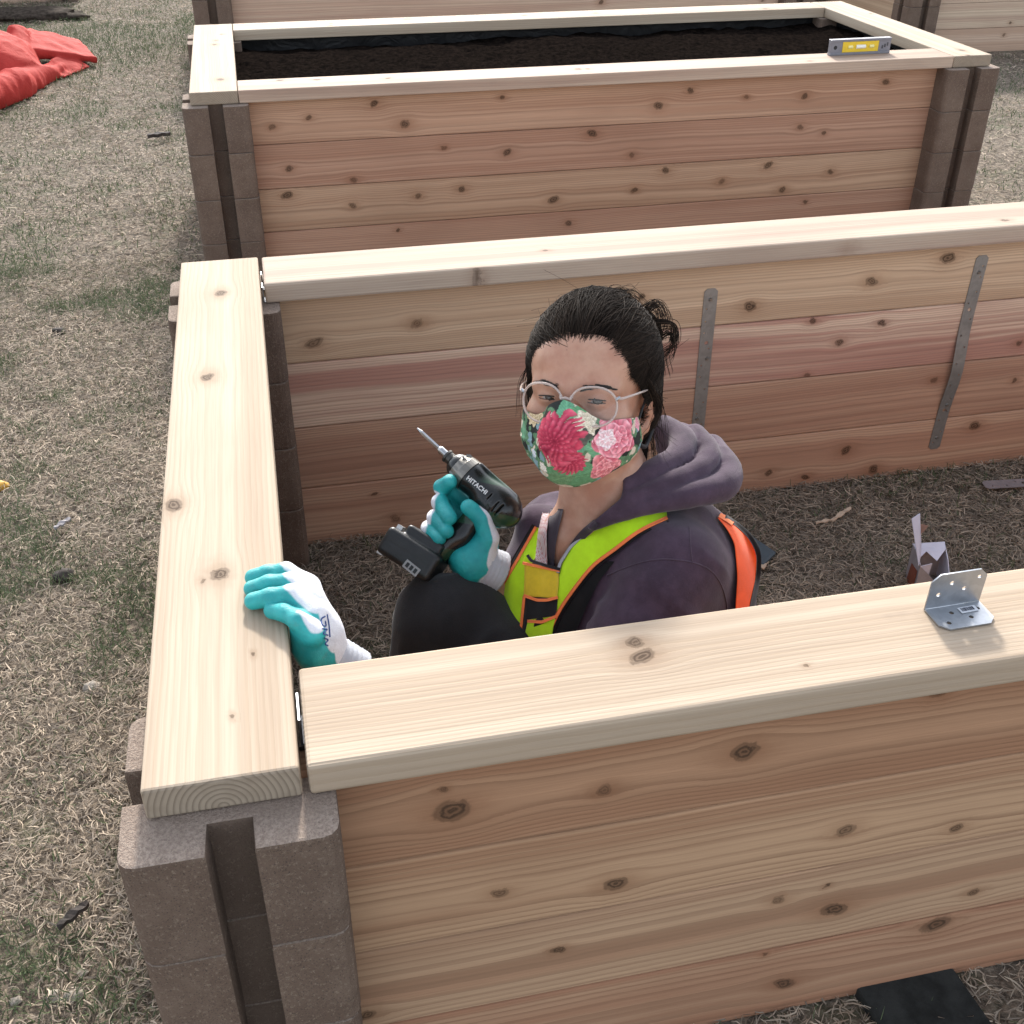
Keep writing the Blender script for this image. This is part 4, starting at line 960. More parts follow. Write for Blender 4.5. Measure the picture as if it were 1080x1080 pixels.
def paint(S, T):
    n1 = fbm(np.stack([S*70, T*70, 0*S], -1), 71, 3); n2 = fbm(np.stack([S*420, T*420, 0*S+3], -1), 73, 2); n3 = vnoise(np.stack([S*55, T*55, 0*S+9], -1), 75)
    C = np.where((n1 > .44)[...,None], np.array([.10,.20,.11]), np.array([.022,.026,.024]))*(.7+.6*n2[...,None])
    C = np.where((n1 > .64)[...,None], np.array([.60,.52,.42])*(.75+.5*n2[...,None]), C)
    C = np.where(((n3 > .70) & (n1 < .5))[...,None], np.array([.20,.30,.34]), C)
    def polar(u, v): s, t = chart(u, v); a, b = S-s, T-t; return np.hypot(a, b), np.arctan2(b, a)
    def leaf(u, v, L, W_, ang, c):
        nonlocal C; s, t = chart(u, v); a, b = S-s, T-t; p = a*math.cos(ang)+b*math.sin(ang); q = -a*math.sin(ang)+b*math.cos(ang)
        m = np.abs(q) < W_*(1-(p/L)**2); vein = np.abs(np.sin((p-np.abs(q)*1.2)*900))**3*.25+np.exp(-(q/.0006)**2)*.4
        cc = np.array(c)*(.75+.5*n2[...,None])*(1+vein[...,None]); C = np.where(m[...,None], cc, C)
    def spiky(u, v, R, seed):
        nonlocal C; r, th = polar(u, v); c0 = np.zeros(C.shape); th = th+1.1*(fbm(np.stack([S*60, T*60, 0*S+seed], -1), 95, 2)-.5); r = r*(.86+.45*fbm(np.stack([S*38, T*38, 0*S+seed*2], -1), 96, 2)); hit = np.zeros(r.shape, bool)
        for k in range(7, 0, -1):                              # rings of long narrow petals, the outer ring first
            n = 7+2*k; Rk = R*k/7.0; ph = seed+k*1.37; a = np.mod(th*n/(2*np.pi)+ph, 1)-.5; idp = np.floor(th*n/(2*np.pi)+ph)
            jit = vnoise(np.stack([idp*.73, 0*r+k*3.1, 0*r+seed], -1), 90); tip = Rk*(.82+.3*jit); wd = .5*np.sqrt(np.clip(1-(r/tip)**3, 0, 1))*1.08
            m = (np.abs(a) < wd) & (r < tip); t = np.clip((r/tip), 0, 1)
            sh = np.clip(.30+1.0*t**2.0, 0, 1)*(1-.55*np.abs(a)/np.maximum(wd,1e-3))*(.7+.5*jit)
            col_ = np.array([.12,.006,.022])*(1-sh[...,None])+np.array([.60,.055,.11])*sh[...,None]; col_ = col_+np.array([.16,.12,.13])*np.clip((t-.72)*3.0,0,1)[...,None]*jit[...,None]
            c0 = np.where(m[...,None], col_, c0); hit |= m
        C = np.where(hit[...,None], c0*(.85+.3*n2[...,None]), C)
    def bloom(u, v, R, n, layer, cols, seed, hi=.6, open_=0.0):
        nonlocal C; r, th = polar(u, v); wob = vnoise(np.stack([th*2.2, r*260, 0*r+seed], -1), 81+seed)-.5
        k = np.floor(r/layer+.35*np.abs(np.cos(n/2*th+seed+np.floor(r/layer)*1.3))+.6*wob); fr = (r/layer+.35*np.abs(np.cos(n/2*th+seed+k*1.3))+.6*wob)-k
        m = r < R*(.90+.12*np.cos(n*th+seed)+.12*wob)
        a = np.clip(fr, 0, 1)[...,None]; rad_ = np.abs(np.cos(n*1.5*th+k*2.1+wob*3))[...,None]
        c = np.array(cols[0])*(1-a)+np.array(cols[1])*a; c = c*(.72+.42*rad_)
        c = c+np.array(cols[2])*np.clip((fr-.72)*3.2, 0, 1)[...,None]*hi*(.4+.6*n2[...,None])
        C = np.where(m[...,None], c*(.85+.3*n2[...,None]), C)
    leaf(607,503,.042,.019,.10,(.10,.235,.12)); leaf(590,505,.025,.012,-.5,(.13,.25,.13)); leaf(597,437,.020,.010,1.4,(.12,.30,.18)); leaf(624,428,.026,.0075,-.28,(.12,.29,.15))
    leaf(612,470,.020,.007,-1.1,(.12,.26,.16)); leaf(632,478,.024,.008,.6,(.13,.30,.17)); leaf(552,455,.014,.008,1.3,(.12,.27,.16)); leaf(660,496,.020,.006,.7,(.10,.2,.10)); leaf(572,500,.014,.006,-.9,(.30,.38,.40))
    bloom(565,437,.0165,9,.0055,[(.45,.34,.20),(.70,.58,.38),(.25,.2,.15)],3); 
    r, th = polar(575,439); C = np.where((r < .0072*(1+.2*np.cos(5*th)))[...,None], np.array([.035,.03,.025])*(.6+.9*n2[...,None]), C)
    bloom(619,447,.0150,8,.0048,[(.55,.48,.36),(.78,.72,.58),(.2,.2,.2)],5); r, th = polar(617,461); C = np.where((r < .0075*(1+.25*np.cos(4*th)))[...,None], np.array([.10,.10,.085])*(.5+1.0*n2[...,None]), C)
    bloom(573,493,.0075,7,.003,[(.6,.55,.48),(.8,.76,.7),(.1,.1,.1)],6); bloom(563,478,.006,7,.003,[(.35,.42,.5),(.75,.76,.78),(.1,.1,.1)],7); bloom(659,441,.008,6,.004,[(.02,.02,.03),(.05,.05,.07),(.0,.0,.0)],4)
    bloom(640,492,.0250,5,.0090,[(.52,.12,.15),(.80,.34,.36),(.25,.25,.25)],9); bloom(672,446,.012,5,.006,[(.55,.16,.22),(.82,.44,.50),(.2,.2,.2)],2)
    bloom(650,462,.0340,5,.0105,[(.55,.12,.17),(.82,.36,.42),(.25,.28,.28)],1,.7); bloom(640,463,.0140,5,.0062,[(.72,.42,.45),(.86,.74,.74),(.2,.2,.2)],8)
    spiky(601,487,.0205,4.0); spiky(585,466,.0330,.0)
    return np.clip(C, .004, .9)
MC = paint(S_, T_)
hem = np.minimum(TT, 1-TT)
ii = (np.arange(na-1)[:,None]*nb+np.arange(nb-1)[None]).ravel(); Qf = np.stack([ii, ii+nb, ii+nb+1, ii+1], -1); N0 = na*nb
ed = [np.arange(nb), np.arange(nb)+(na-1)*nb]; ea = np.arange(na)*nb
def skirt(e, flip): q = np.stack([e[:-1], e[1:], e[1:]+N0, e[:-1]+N0], -1); return q[:, ::-1] if flip else q
QQ = np.vstack([Qf, Qf[:, ::-1]+N0, skirt(ed[0], 0), skirt(ed[1], 1), skirt(ea, 1), skirt(ea+nb-1, 0)])
MASK_M = NT('floral_cotton'); _a = MASK_M.attr('Col'); MASK_M.base(_a.outputs['Color']); MASK_M.set(Roughness=.85); MASK_M.b.inputs['Specular IOR Level'].default_value = .2; MASK_M.bump(MASK_M.noise(MASK_M.coord(), 1600, 2), .15, .0006)
Vm = hw(np.concatenate([MP.reshape(-1,3), MPb.reshape(-1,3)])); Cm = np.concatenate([MC.reshape(-1,3), np.full((N0,3), .03)])
mask = part('face_mask', mesh_np('face_mask', Vm, QQ, cols=Cm), MASK_M.m)
BLACKEL = simple('black_elastic', (.010,.010,.012), .7)
paths = []
for s in (-1, 1):
    a = MP[0 if s < 0 else -1]
    lp = spline([a[int(nb*.90)]+[s*-.002,0,0], (s*.0775,-.004,-.066), (s*.0815,-.026,-.036), (s*.0830,-.026,.006), (s*.0800,.000,.014), a[int(nb*.08)]], 7)
    V, Q = tube_np([hw(lp)], [np.interp(np.linspace(0,1,len(lp)), [0,.35,.6,1], [.0030,.0026,.0016,.0016])], 8); part('ear_loop', mesh_np('ear_loop', V, Q), BLACKEL, mask)

# ---- glasses
gl = empty('glasses'); gl.parent = person; gl.matrix_parent_inverse = PINV
FRAME = NT('clear_frame'); FRAME.base((.70,.59,.54)); FRAME.set(Roughness=.06, Transmission_Weight=.5, IOR=1.42)
LENS = NT('lens'); _tr = LENS.n('ShaderNodeBsdfTransparent'); _gl = LENS.n('ShaderNodeBsdfGlossy'); _gl.inputs['Roughness'].default_value = .03; _mx = LENS.n('ShaderNodeMixShader'); _mx.inputs[0].default_value = .02
_tr.inputs[0].default_value = (.97,.965,.96,1); LENS.l(_tr.outputs[0], _mx.inputs[1]); LENS.l(_gl.outputs[0], _mx.inputs[2]); LENS.l(_mx.outputs[0], LENS.out.inputs[0])
def lens_pt(s, a, k=1.0):
    x = .0280*np.sign(math.cos(a))*abs(math.cos(a))**.92*k; z = .0245*np.sign(math.sin(a))*abs(math.sin(a))**.92*k
    X = s*.0325+x; return np.array([X, .1085-4.2*X*X, -.003+z+.02*abs(x)*(z > 0)])
for s in (-1, 1):
    ring = np.array([lens_pt(s, a) for a in np.linspace(0, 2*np.pi, 41)]); V, Q = tube_np([hw(ring)], [.00140], 10); part('rim', mesh_np('rim', V, Q), FRAME.m, gl)
    bm = bmesh.new(); vs = [bm.verts.new(hw(lens_pt(s, a, .97))) for a in np.linspace(0, 2*np.pi, 40, endpoint=False)]; c = bm.verts.new(hw(lens_pt(s, 0, 0)))
    for i in range(40): bm.faces.new((vs[i], vs[(i+1)%40], c))
    part('lens', mesh_bm('lens', bm, True), LENS.m, gl)
    h0 = lens_pt(s, .42 if s > 0 else math.pi-.42, 1.02); V, Q = tube_np([hw(spline([h0, (s*.066,.088,.008), (s*.0765,.05,.010), (s*.0805,-.005,.009)], 6))], [np.linspace(.0019,.0013,19)], 8); part('temple_arm', mesh_np('temple_arm', V, Q), FRAME.m, gl)
    V, Q = tube_np([hw(np.array([h0+[s*.0005,.0012,-.0016], h0+[s*.0045,-.0015,.0016]]))], [.0017], 8); part('hinge', mesh_np('hinge', V, Q), GALV, gl)
br = [lens_pt(1, math.pi-.45), (.0055,.1115,.0055), (0,.1125,.0068), (-.0055,.1115,.0055), lens_pt(-1, .45)]
V, Q = tube_np([hw(spline(br, 6))], [.0018], 8); part('bridge', mesh_np('bridge', V, Q), FRAME.m, gl)

# ---- hoodie
HOODC = [K(602,549,1.400), K(640,524,1.388), K(686,500,1.402), K(714,484,1.43), K(720,466,1.465), K(700,452,1.50)]
HOODM = [K(613,552,1.394), K(658,530,1.382), K(706,511,1.392), K(738,496,1.415), K(747,478,1.45), K(732,460,1.49)]
HOODO = [K(626,553,1.392), K(680,533,1.380), K(732,521,1.390), K(762,512,1.415), K(766,495,1.45), K(750,472,1.50)]
def dense(pts, rad, m=5):
    return list(spline(pts, m)), list(np.interp(np.linspace(0, len(rad)-1, (len(rad)-1)*m+1), np.arange(len(rad)), rad))
HC = dense(HOODC, [.010,.014,.017,.019,.020,.019]); HMm = dense(HOODM, [.008,.0125,.0150,.0160,.0165,.017]); HOo = dense(HOODO, [.008,.0125,.0165,.0195,.0195,.018])
HFl = dense([K(655,536,1.425), K(705,512,1.435), K(738,494,1.46), K(715,468,1.50)], [.018,.026,.030,.030])
def folds(P, amp, sc_, seed, ax):
    q = P @ ax.T; return amp*(fbm(q*sc_, seed, 2)-.5)
AXS = np.eye(3)
def f_tors(P):
    d = chain(P, [NB-CAM_T*.005, UB, CH2, PEL], [.070,.112,.120,.128], .06)
    d = smin(d, chain(P, [K(610,612,1.505), K(615,690,1.53)], [.072,.09], .04), .05)
    d = smin(d, chain(P, [UB, LS], [.085,.060], .03), .03)
    d = smin(d, chain(P, [K(664,565,1.435), K(630,612,1.455), K(604,655,1.475)], [.036,.042,.05], .02), .03)
    d = smin(d, chain(P, [K(566,556,1.52), K(561,610,1.52), K(570,660,1.52)], [.030,.040,.05], .02), .03)
    d = smin(d, chain(P, [UB, RS, RE], [.085,.058,.05], .03), .03)
    return d
def f_sleeve(P):
    q = (P-LS) @ np.stack([nrm(LE-LS), nrm(np.cross(LE-LS, [0,0,1])), nrm(np.cross(np.cross(LE-LS,[0,0,1]), LE-LS))]).T
    wv = fbm(q*np.array([26,9,9]), 91, 2)-.5
    lw_ = LW+(LE-LW)*.62
    return chain(P, [LS, (LS+LE)/2, LE, lw_], [.062,.055,.049,.041], .02)-.012*wv+.010*(np.abs(2*vnoise(q*np.array([30,7,7])+7, 92)-1)-.5)
def f_hood(P):
    n = fbm(P*10, 93, 2)-.5; n2 = np.abs(2*vnoise(P*np.array([38,38,38]), 94)-1)
    a = chain(P, *HC); b = chain(P, *HMm); c = chain(P, *HOo); fill = chain(P, *HFl)
    d = smin(smin(a, b, .0012), smin(c, fill, .007), .0012)
    return d-.004*n+.0014*(n2-.5)
def pxd(P):
    v = (P-CAM) @ CR; return 540+F_PX*v[...,0]/-v[...,2], 540-F_PX*v[...,1]/-v[...,2], -v[...,2]
def f_hoodie(P):
    d = smin(f_tors(P)-.008*(fbm(P*16, 95, 2)-.5)+.004*(np.abs(2*vnoise(P*np.array([22,22,30]), 99)-1)-.5), f_sleeve(P), .012)
    d = smin(d, f_hood(P), .008)
    u, v, D = pxd(P); q = np.stack([u, v, 0*u], -1)            # the open neck: a slot cut straight into the chest
    cut = chain(q, [(624,512,0),(604,552,0),(587,598,0)], [33,13.5,2.0], 0)*D/F_PX
    return smax(d, -smax(cut, D-1.475, .004), .004)
def cloth_mat(name, c, bump=.25, sc_=900, var=.16):
    m = NT(name); P = m.coord(); n = m.noise(P, 35, 4, .65); f = m.noise(P, sc_, 2, .6); l = m.noise(P, 2600, 1)
    cc = m.mix(m.smooth(n, .3, .75), tuple(x*(1-var) for x in c), tuple(x*(1+var) for x in c)); cc = m.mix(m.smooth(f, .62, .8, 0, .25), cc, tuple(min(x*2.2,1) for x in c))
    m.base(cc); m.set(Roughness=.92, Sheen_Weight=.18, Sheen_Roughness=.5); m.b.inputs['Specular IOR Level'].default_value = .15; m.bump(m.add(m.mul(f,.7), m.mul(l,.4)), bump, .0012); return m.m
HOOD_M = cloth_mat('plum_fleece', (.064,.041,.062), .5, 420, .22); BLK = cloth_mat('black_cloth', (.012,.012,.013)); PANT = cloth_mat('charcoal_cloth', (.022,.022,.024), .5, 500, .14)
hp = np.array([NB, UB, CH2, PEL, LS, LE, RS, RE]+HOODC+HOODM+HOODO)
W_, Q_ = nets(f_hoodie, [hp[:,0].min()-.22, hp[:,1].min()-.10, .10], [hp[:,0].max()+.15, hp[:,1].max()+.14, hp[:,2].max()+.06], .0046)
hoodie = part('hoodie', mesh_np('hoodie', W_, Q_), HOOD_M)
def on(f, pxs, m=8, off=.002, d0=1.1, d1=1.9):
    p = spline([(u, v, 0) for u, v in pxs], m)[:, :2]; h, _ = ray_hit(f, p[:,0], p[:,1], d0, d1); return h+CAM_T*off
def seam(name, pxs, r, mat, f=None, off=.0, m=8, parent=None, n=6):
    h = on(f or f_hoodie, pxs, m, off); k = np.ones(5)/5
    for a in range(3): h[2:-2,a] = np.convolve(h[:,a], k, 'valid') if len(h) > 8 else h[2:-2,a]
    V, Q = tube_np([h], [r], n); return part(name, mesh_np(name, V, Q), mat, parent)
seam('armhole_seam', [(640,607),(668,596),(697,590),(733,594),(755,607),(766,634),(766,660)], .0011, HOOD_M, parent=hoodie)
seam('shoulder_seam', [(727,556),(728,575),(730,594)], .0009, HOOD_M, parent=hoodie)
# ---- trousers and boots
def f_pants(P):
    d = chain(P, [PEL, K(540,712,1.52), LK], [.115,.074,.054], .03)
    d = smin(d, chain(P, [LK, K(470,700,1.53), K(474,780,1.56), LF+np.array([0,0,.04])], [.060,.054,.058,.046], .02), .012)
    d = smin(d, chain(P, [PEL, K(560,690,1.60), RK_, RF+np.array([0,0,.04])], [.115,.07,.060,.050], .03), .006)
    return d-.016*(fbm(P*np.array([15,15,9]), 97, 2)-.5)-.017*(1-np.abs(2*vnoise((P @ np.array([[.7,.5,.5],[-.6,.8,.1],[-.3,-.3,.9]]))*np.array([26,9,14]), 98)-1))
pp = np.array([PEL, LK, RK_, LF, RF])
W_, Q_ = nets(f_pants, [pp[:,0].min()-.10, pp[:,1].min()-.14, .02], [pp[:,0].max()+.15, pp[:,1].max()+.12, pp[:,2].max()+.10], .006)
part('trousers', mesh_np('trousers', W_, Q_), PANT)
def f_boots(P):
    d = None
    for Fp in (LF, RF):
        b = chain(P, [Fp+np.array([.03,0,.05]), Fp+np.array([.03,0,-.005]), Fp+np.array([-.15,0,-.012])], [.05,.046,.038], .03); d = b if d is None else np.minimum(d, b)
    return smax(d, -(P[...,2]-.004-ZF), .004)
W_, Q_ = nets(f_boots, [pp[:,0].min()-.25, pp[:,1].min()-.14, ZF-.02], [pp[:,0].max()+.1, pp[:,1].max()+.3, ZF+.20], .007)
part('boots', mesh_np('boots', W_, Q_), BLK)

# ---- hi-vis vest
LIME = cloth_mat('lime_mesh', (.50,.82,.02), .35, 1500, .08); ORNG = cloth_mat('orange_cloth', (.88,.11,.025), .3, 1300, .08); TRIM = cloth_mat('orange_trim', (.90,.22,.07), .3, 1500, .06); AMB = cloth_mat('amber_mesh', (.72,.52,.03), .35, 1500, .12); GREYT = cloth_mat('grey_reflective', (.36,.36,.38), .2, 1500, .06)
def f_vest(P): return smin(f_tors(P), f_sleeve(P)+.004, .012)
def resample(p, n):
    p = np.asarray(p, float); s = np.concatenate([[0], np.cumsum(np.linalg.norm(np.diff(p, axis=0), axis=1))]); t = np.linspace(0, s[-1], n); return np.stack([np.interp(t, s, p[:,i]) for i in (0,1)], -1)
def panel(name, A, B, off, mat, parent, th=.0016, n=46, m=14, ripple=.0024, seed=0, f=f_vest):
    a, b = resample(A, n), resample(B, n); t = np.linspace(0,1,m)[None,:,None]; uv = a[:,None]*(1-t)+b[:,None]*t
    h, _ = ray_hit(f, uv[...,0].ravel(), uv[...,1].ravel(), 1.1, 1.75); h = h.reshape(n, m, 3)
    for _ in range(4):
        g = h.copy(); g[1:-1] = (h[:-2]+2*h[1:-1]+h[2:])/4; h = g; g = h.copy(); g[:,1:-1] = (h[:,:-2]+2*h[:,1:-1]+h[:,2:])/4; h = g
    h = h+CAM_T*(off+ripple*(fbm(h*30, 100+seed, 2)-.5)+ripple*.9*(np.abs(2*vnoise((h @ np.array([[.8,.5,.2],[-.5,.7,.4],[.1,-.5,.8]]))*np.array([55,16,24]), 120+seed)-1)-.5))[...,None]
    V = np.concatenate([h.reshape(-1,3), (h-CAM_T*th).reshape(-1,3)]); N = n*m
    i = (np.arange(n-1)[:,None]*m+np.arange(m-1)[None]).ravel(); q = np.stack([i, i+1, i+m+1, i+m], -1)
    e = [np.arange(m), (n-1)*m+np.arange(m), np.arange(n)*m, np.arange(n)*m+m-1]
    Q = [q, q[:, ::-1]+N]+[np.stack([x[:-1], x[1:], x[1:]+N, x[:-1]+N], -1) for x in e]
    o = part(name, mesh_np(name, V, np.vstack(Q)), mat, parent); return o
vest = panel('vest', [(702,538),(660,546),(618,558),(602,577),(591,593),(588,620),(585,650),(578,700),(575,760)], [(703,546),(672,560),(645,582),(626,594),(608,617),(590,642),(580,664),(577,702),(576,762)], .0075, LIME, None, seed=1); vest['label'] = 'lime yellow hi-vis vest'
def trim(line, w0, w1, mat, off, name='trim', seed=2):
    p = resample(line, 40); t = np.gradient(p, axis=0); t /= np.linalg.norm(t, axis=1, keepdims=True); nn = np.stack([-t[:,1], t[:,0]], -1)
    return panel(name, p+nn*w0, p+nn*w1, off, mat, vest, n=40, m=4, ripple=.001, seed=seed)
RL = [(703,546),(672,560),(645,582),(626,594),(608,617),(590,642),(578,668),(570,705),(566,762)]
trim(RL, -1.5, 2.2, TRIM, .0092, 'orange_trim'); trim(RL, -4.6, -1.2, BLK, .0060, 'black_trim')
panel('black_side', [(640,592),(622,607),(604,630),(590,655),(580,690)], [(648,592),(632,612),(618,640),(606,668),(598,700)], .0040, BLK, vest, seed=9)
LEFT_A = [(566,556),(545,592),(518,637),(532,652),(549,667),(556,700),(558,760)]
panel('front_panel', [(566,556),(548,588),(521,634),(520,640),(534,655),(549,667),(553,720)], [(577,560),(566,585),(556,604),(553,630),(552,648),(551,664),(556,722)], .006, LIME, vest, seed=3)['label'] = 'lime front panel of the open vest'
trim([(566,556),(548,588),(521,634),(521,640),(534,655),(549,667)], -.5, 2.5, TRIM, .0072, 'orange_trim'); trim([(565,555),(547,586),(519,634),(519,641),(533,656),(548,669)], -.2, 4.5, BLK, .0050, 'black_trim')
panel('chest_pocket', [(553,594),(553,612),(552,628)], [(589,602),(589,616),(587,631)], .009, AMB, vest, n=16, seed=4)['label'] = 'amber pocket patch'
panel('mesh_pocket', [(553,628),(553,646),(551,665)], [(588,631),(587,642),(586,652)], .0085, BLK, vest, n=16, seed=5)['label'] = 'black mesh pocket'
panel('lower_pocket', [(557,653),(553,668),(552,720)], [(586,649),(581,668),(579,722)], .0095, LIME, vest, n=16, seed=6)
for ln in ([(551,593),(565,596),(578,599),(590,601)], [(552,627),(566,632),(577,632),(588,629)], [(556,654),(571,655),(586,649)], [(553,628),(551,648),(549,667)]):
    trim(ln, -1.2, 1.8, TRIM, .0105, 'orange_trim', 7)
trim([(556,585),(560,591),(575,596),(590,600)], -1.6, 1.6, BLK, .0112, 'black_trim', 8)
trim([(617,563),(602,577),(591,594),(589,604)], -.6, 2.6, GREYT, .0100, 'grey_binding', 8)
f_open = lambda P: np.minimum(f_hoodie(P), f_skin(P))
def lapel(A, B, off, seed): return panel('lapel', A, B, off, HOOD_D, hoodie, th=.003, n=30, m=6, ripple=.002, seed=seed, f=f_open)
HOOD_D = cloth_mat('dark_plum_fleece', (.045,.034,.044))
lapel([(581,536),(578,552),(576,572),(578,598)], [(594,537),(590,554),(586,574),(584,598)], .004, 21)
lapel([(626,548),(612,560),(601,574),(593,592)], [(632,554),(619,566),(608,578),(598,594)], .004, 22)
# back of the vest
def f_back(P): return f_tors(P)
panel('back_panel', [(755,546),(764,556),(773,573),(776,607),(774,640),(772,690)], [(762,546),(777,557),(789,569),(796,584),(795,607),(788,640),(782,690)], .012, ORNG, vest, f=f_back, seed=10)['label'] = 'orange back of the vest'
trim([(762,546),(777,556),(790,568),(797,584),(796,607),(789,640),(783,690)], -4.2, .5, BLK, .013, 'black_trim', 11)
trim([(757,543),(764,547),(771,552)], -2.5, 2.5, TRIM, .0145, 'orange_trim', 12)
# tape with red markings under the left strap of the vest
TAPE = NT('white_tape'); _P = TAPE.coord(); _br = TAPE.n('ShaderNodeTexBrick'); TAPE.l(TAPE.attr('UVm').outputs['Color'] if False else _P, _br.inputs['Vector']); _br.inputs['Scale'].default_value = 95; _br.inputs['Color1'].default_value = (.62,.60,.60,1); _br.inputs['Color2'].default_value = (.48,.42,.43,1); _br.inputs['Mortar'].default_value = (.40,.16,.16,1); _br.inputs['Mortar Size'].default_value = .05
TAPE.base(_br.outputs[0]); TAPE.set(Roughness=.5)
panel('reflective_tape', [(572,540),(567,562),(564,592)], [(579,540),(576,562),(577,596)], .0095, TAPE.m, vest, n=24, m=6, f=lambda P: np.minimum(f_vest(P), f_skin(P)), seed=13)

# ---- gloves
def glove_mat():
    m = NT('dipped_glove'); a = m.attr('coat').outputs['Fac']; b = m.attr('cuff').outputs['Fac']; P = m.coord()
    k = m.smooth(m.add(a, m.mul(m.math('SUBTRACT', m.noise(P, 200, 2), .5), .0009)), -.0012, .0012)
    n = m.noise(P, 1500, 2); n2 = m.noise(P, 60, 3)
    teal = m.mix(m.smooth(n2, .3, .7), (.008,.30,.31), (.020,.40,.40)); knit = m.mix(m.smooth(n, .35, .65), (.64,.65,.70), (.76,.77,.81))
    m.base(m.mix(k, knit, teal)); m.put(m.b.inputs['Roughness'], m.mix(k, (.9,.9,.9), (.42,.42,.42))); wv = m.noise(m.vmul(P, (1,1,1)), 240, 4, .7); dirt = m.smooth(m.noise(P, 34, 5, .7), .55, .75, 0, .28); m.base(m.mix(dirt, m.mix(k, knit, teal), (.16,.13,.10))); m.bump(m.add(m.mul(n, .6), m.add(m.mul(n2, .5), m.mul(wv, .8))), .55, .0018); return m.m
GLOVE = glove_mat()
CUFF = cloth_mat('grey_white_rib', (.46,.48,.53), .3, 1200, .06)
def glove(fingers, palm, white, lo, hi, label, h=.0019):
    """fingers/palm/white: lists of (points, radii)"""
    def f(P):
        d = None
        for p, r in palm:
            c = chain(P, p, r, .012); d = c if d is None else smin(d, c, .014)
        fd = None
        for p, r in fingers:
            c = chain(P, p, r, .004); fd = c if fd is None else smin(fd, c, .0018)
        return smin(d, fd, .007)-.0010*(fbm(P*85, 111, 2)-.5)
    W, Q = nets(f, lo, hi, h)
    dw = None
    for p, r in white:
        c = chain(W, p, r, .004); dw = c if dw is None else np.minimum(dw, c)
    o = part('glove', mesh_np('glove', W, Q, attrs={'coat': dw, 'cuff': 0*dw}), GLOVE); o['label'] = label; return o, f
def cuff(parent, a, b, r0, r1):
    a, b = np.array(a), np.array(b); n, k = 28, 15; t = np.linspace(0,1,k); d = nrm(b-a); u = nrm(np.cross(d, [.2,.3,1])); v = np.cross(d, u)
    an = np.linspace(0, 2*np.pi, 48, endpoint=False); rows = []
    prof = [(tt, r0+(r1-r0)*tt+.0007*math.sin(tt*34)) for tt in t]+[(1.0, r1-.003), (.7, r1-.004)]
    for tt, rr in prof: rows.append(a+(b-a)*tt+(rr+.0004*np.cos(24*an))[:,None]*(np.cos(an)[:,None]*u+np.sin(an)[:,None]*v))
    V = np.concatenate(rows); K_ = len(rows); i = np.arange(K_-1)[:,None]*48+np.arange(48)[None]; j = np.arange(K_-1)[:,None]*48+(np.arange(48)[None]+1)%48
    o = part('cuff', mesh_np('cuff', V, np.stack([i,j,j+48,i+48],-1).reshape(-1,4)), CUFF, parent); return o
# left hand on the cap
zt = H+CT
def L(u, v, z): return inv(at(u, v, z=z))
FI = [([L(267,609,zt+.0100),L(283,605,zt+.0155),L(302,603,zt+.0205),L(325,618,zt+.012)], [.0090,.0094,.0098,.0115]),
      ([L(266,621,zt+.0100),L(284,616,zt+.0165),L(305,614,zt+.0225),L(329,631,zt+.011)], [.0090,.0095,.0099,.0118]),
      ([L(267,634,zt+.0100),L(285,630,zt+.0165),L(306,627,zt+.0215),L(331,646,zt+.008)], [.0092,.0096,.0100,.0118]),
      ([L(287,644,zt+.0095),L(300,646,zt+.0135),L(314,654,zt+.0145),L(331,668,zt+.000)], [.0086,.0090,.0096,.0118])]
PL = [([L(325,620,zt+.008),L(336,658,zt-.020),LW], [.0125,.0155,.020]), ([L(329,634,zt+.006),L(339,665,zt-.022),LW], [.0125,.016,.020]), ([L(331,650,zt+.002),L(338,672,zt-.030),LW], [.0125,.016,.020]),
      ([L(327,668,zt-.004),L(332,690,zt-.035),LW+np.array([-.010,-.008,-.02])], [.0125,.014,.018]), ([L(316,655,zt+.004),L(321,682,zt-.030)], [.0105,.0125]),
      ([L(328,640,zt-.015),L(332,672,zt-.050)], [.0135,.015])]
up = np.array([.20,0,1.0]); up = nrm(up)
WHT = [([F[0][1]*.30+F[0][2]*.70+up*.009, F[0][2]+up*.0075, F[0][3]+up*.011], [.0020,.0062,.0115]) for F in FI[:3]]
WHT += [([FI[3][0][2]+up*.009, FI[3][0][3]+up*.011], [.0030,.0100])]
e_ = np.array([.012,0,.010])
WHT += [([L(326,620,zt+.012)+e_, L(340,660,zt-.018)+e_, LW+e_*1.4], [.013,.018,.026]), ([L(331,636,zt+.012)+e_, L(343,668,zt-.020)+e_, LW+e_*1.4], [.013,.018,.026]), ([L(336,655,zt+.004)+e_, L(344,682,zt-.03)+e_], [.011,.016])]
allL = np.vstack([p for p, r in FI+PL for p in [np.array(p)]])
gL, fL = glove(FI, PL, WHT, allL.min(0)-.032, allL.max(0)+.032, 'teal dipped white glove resting on the cap board')
cuff(gL, LW+nrm(LE-LW)*.002, LW+nrm(LE-LW)*.036, .0262, .0275)
LOGO = simple('navy_print', (.045,.085,.24), .8)
paths = []
for st in ([(343,650),(339,653),(340,659),(344,660),(343,655)], [(340,663),(345,664),(341,668),(346,670)], [(342,673),(346,675),(343,679),(346,681)], [(345,648),(347,659),(348,672)]):
    p = spline([(u,v,0) for u,v in st], 5)[:, :2]; h_, _ = ray_hit(fL, p[:,0], p[:,1], .7, 1.4); paths.append(h_)
V, Q = tube_np(paths, [.0008]*len(paths), 5); part('back_print', mesh_np('back_print', V, Q), LOGO, gL)

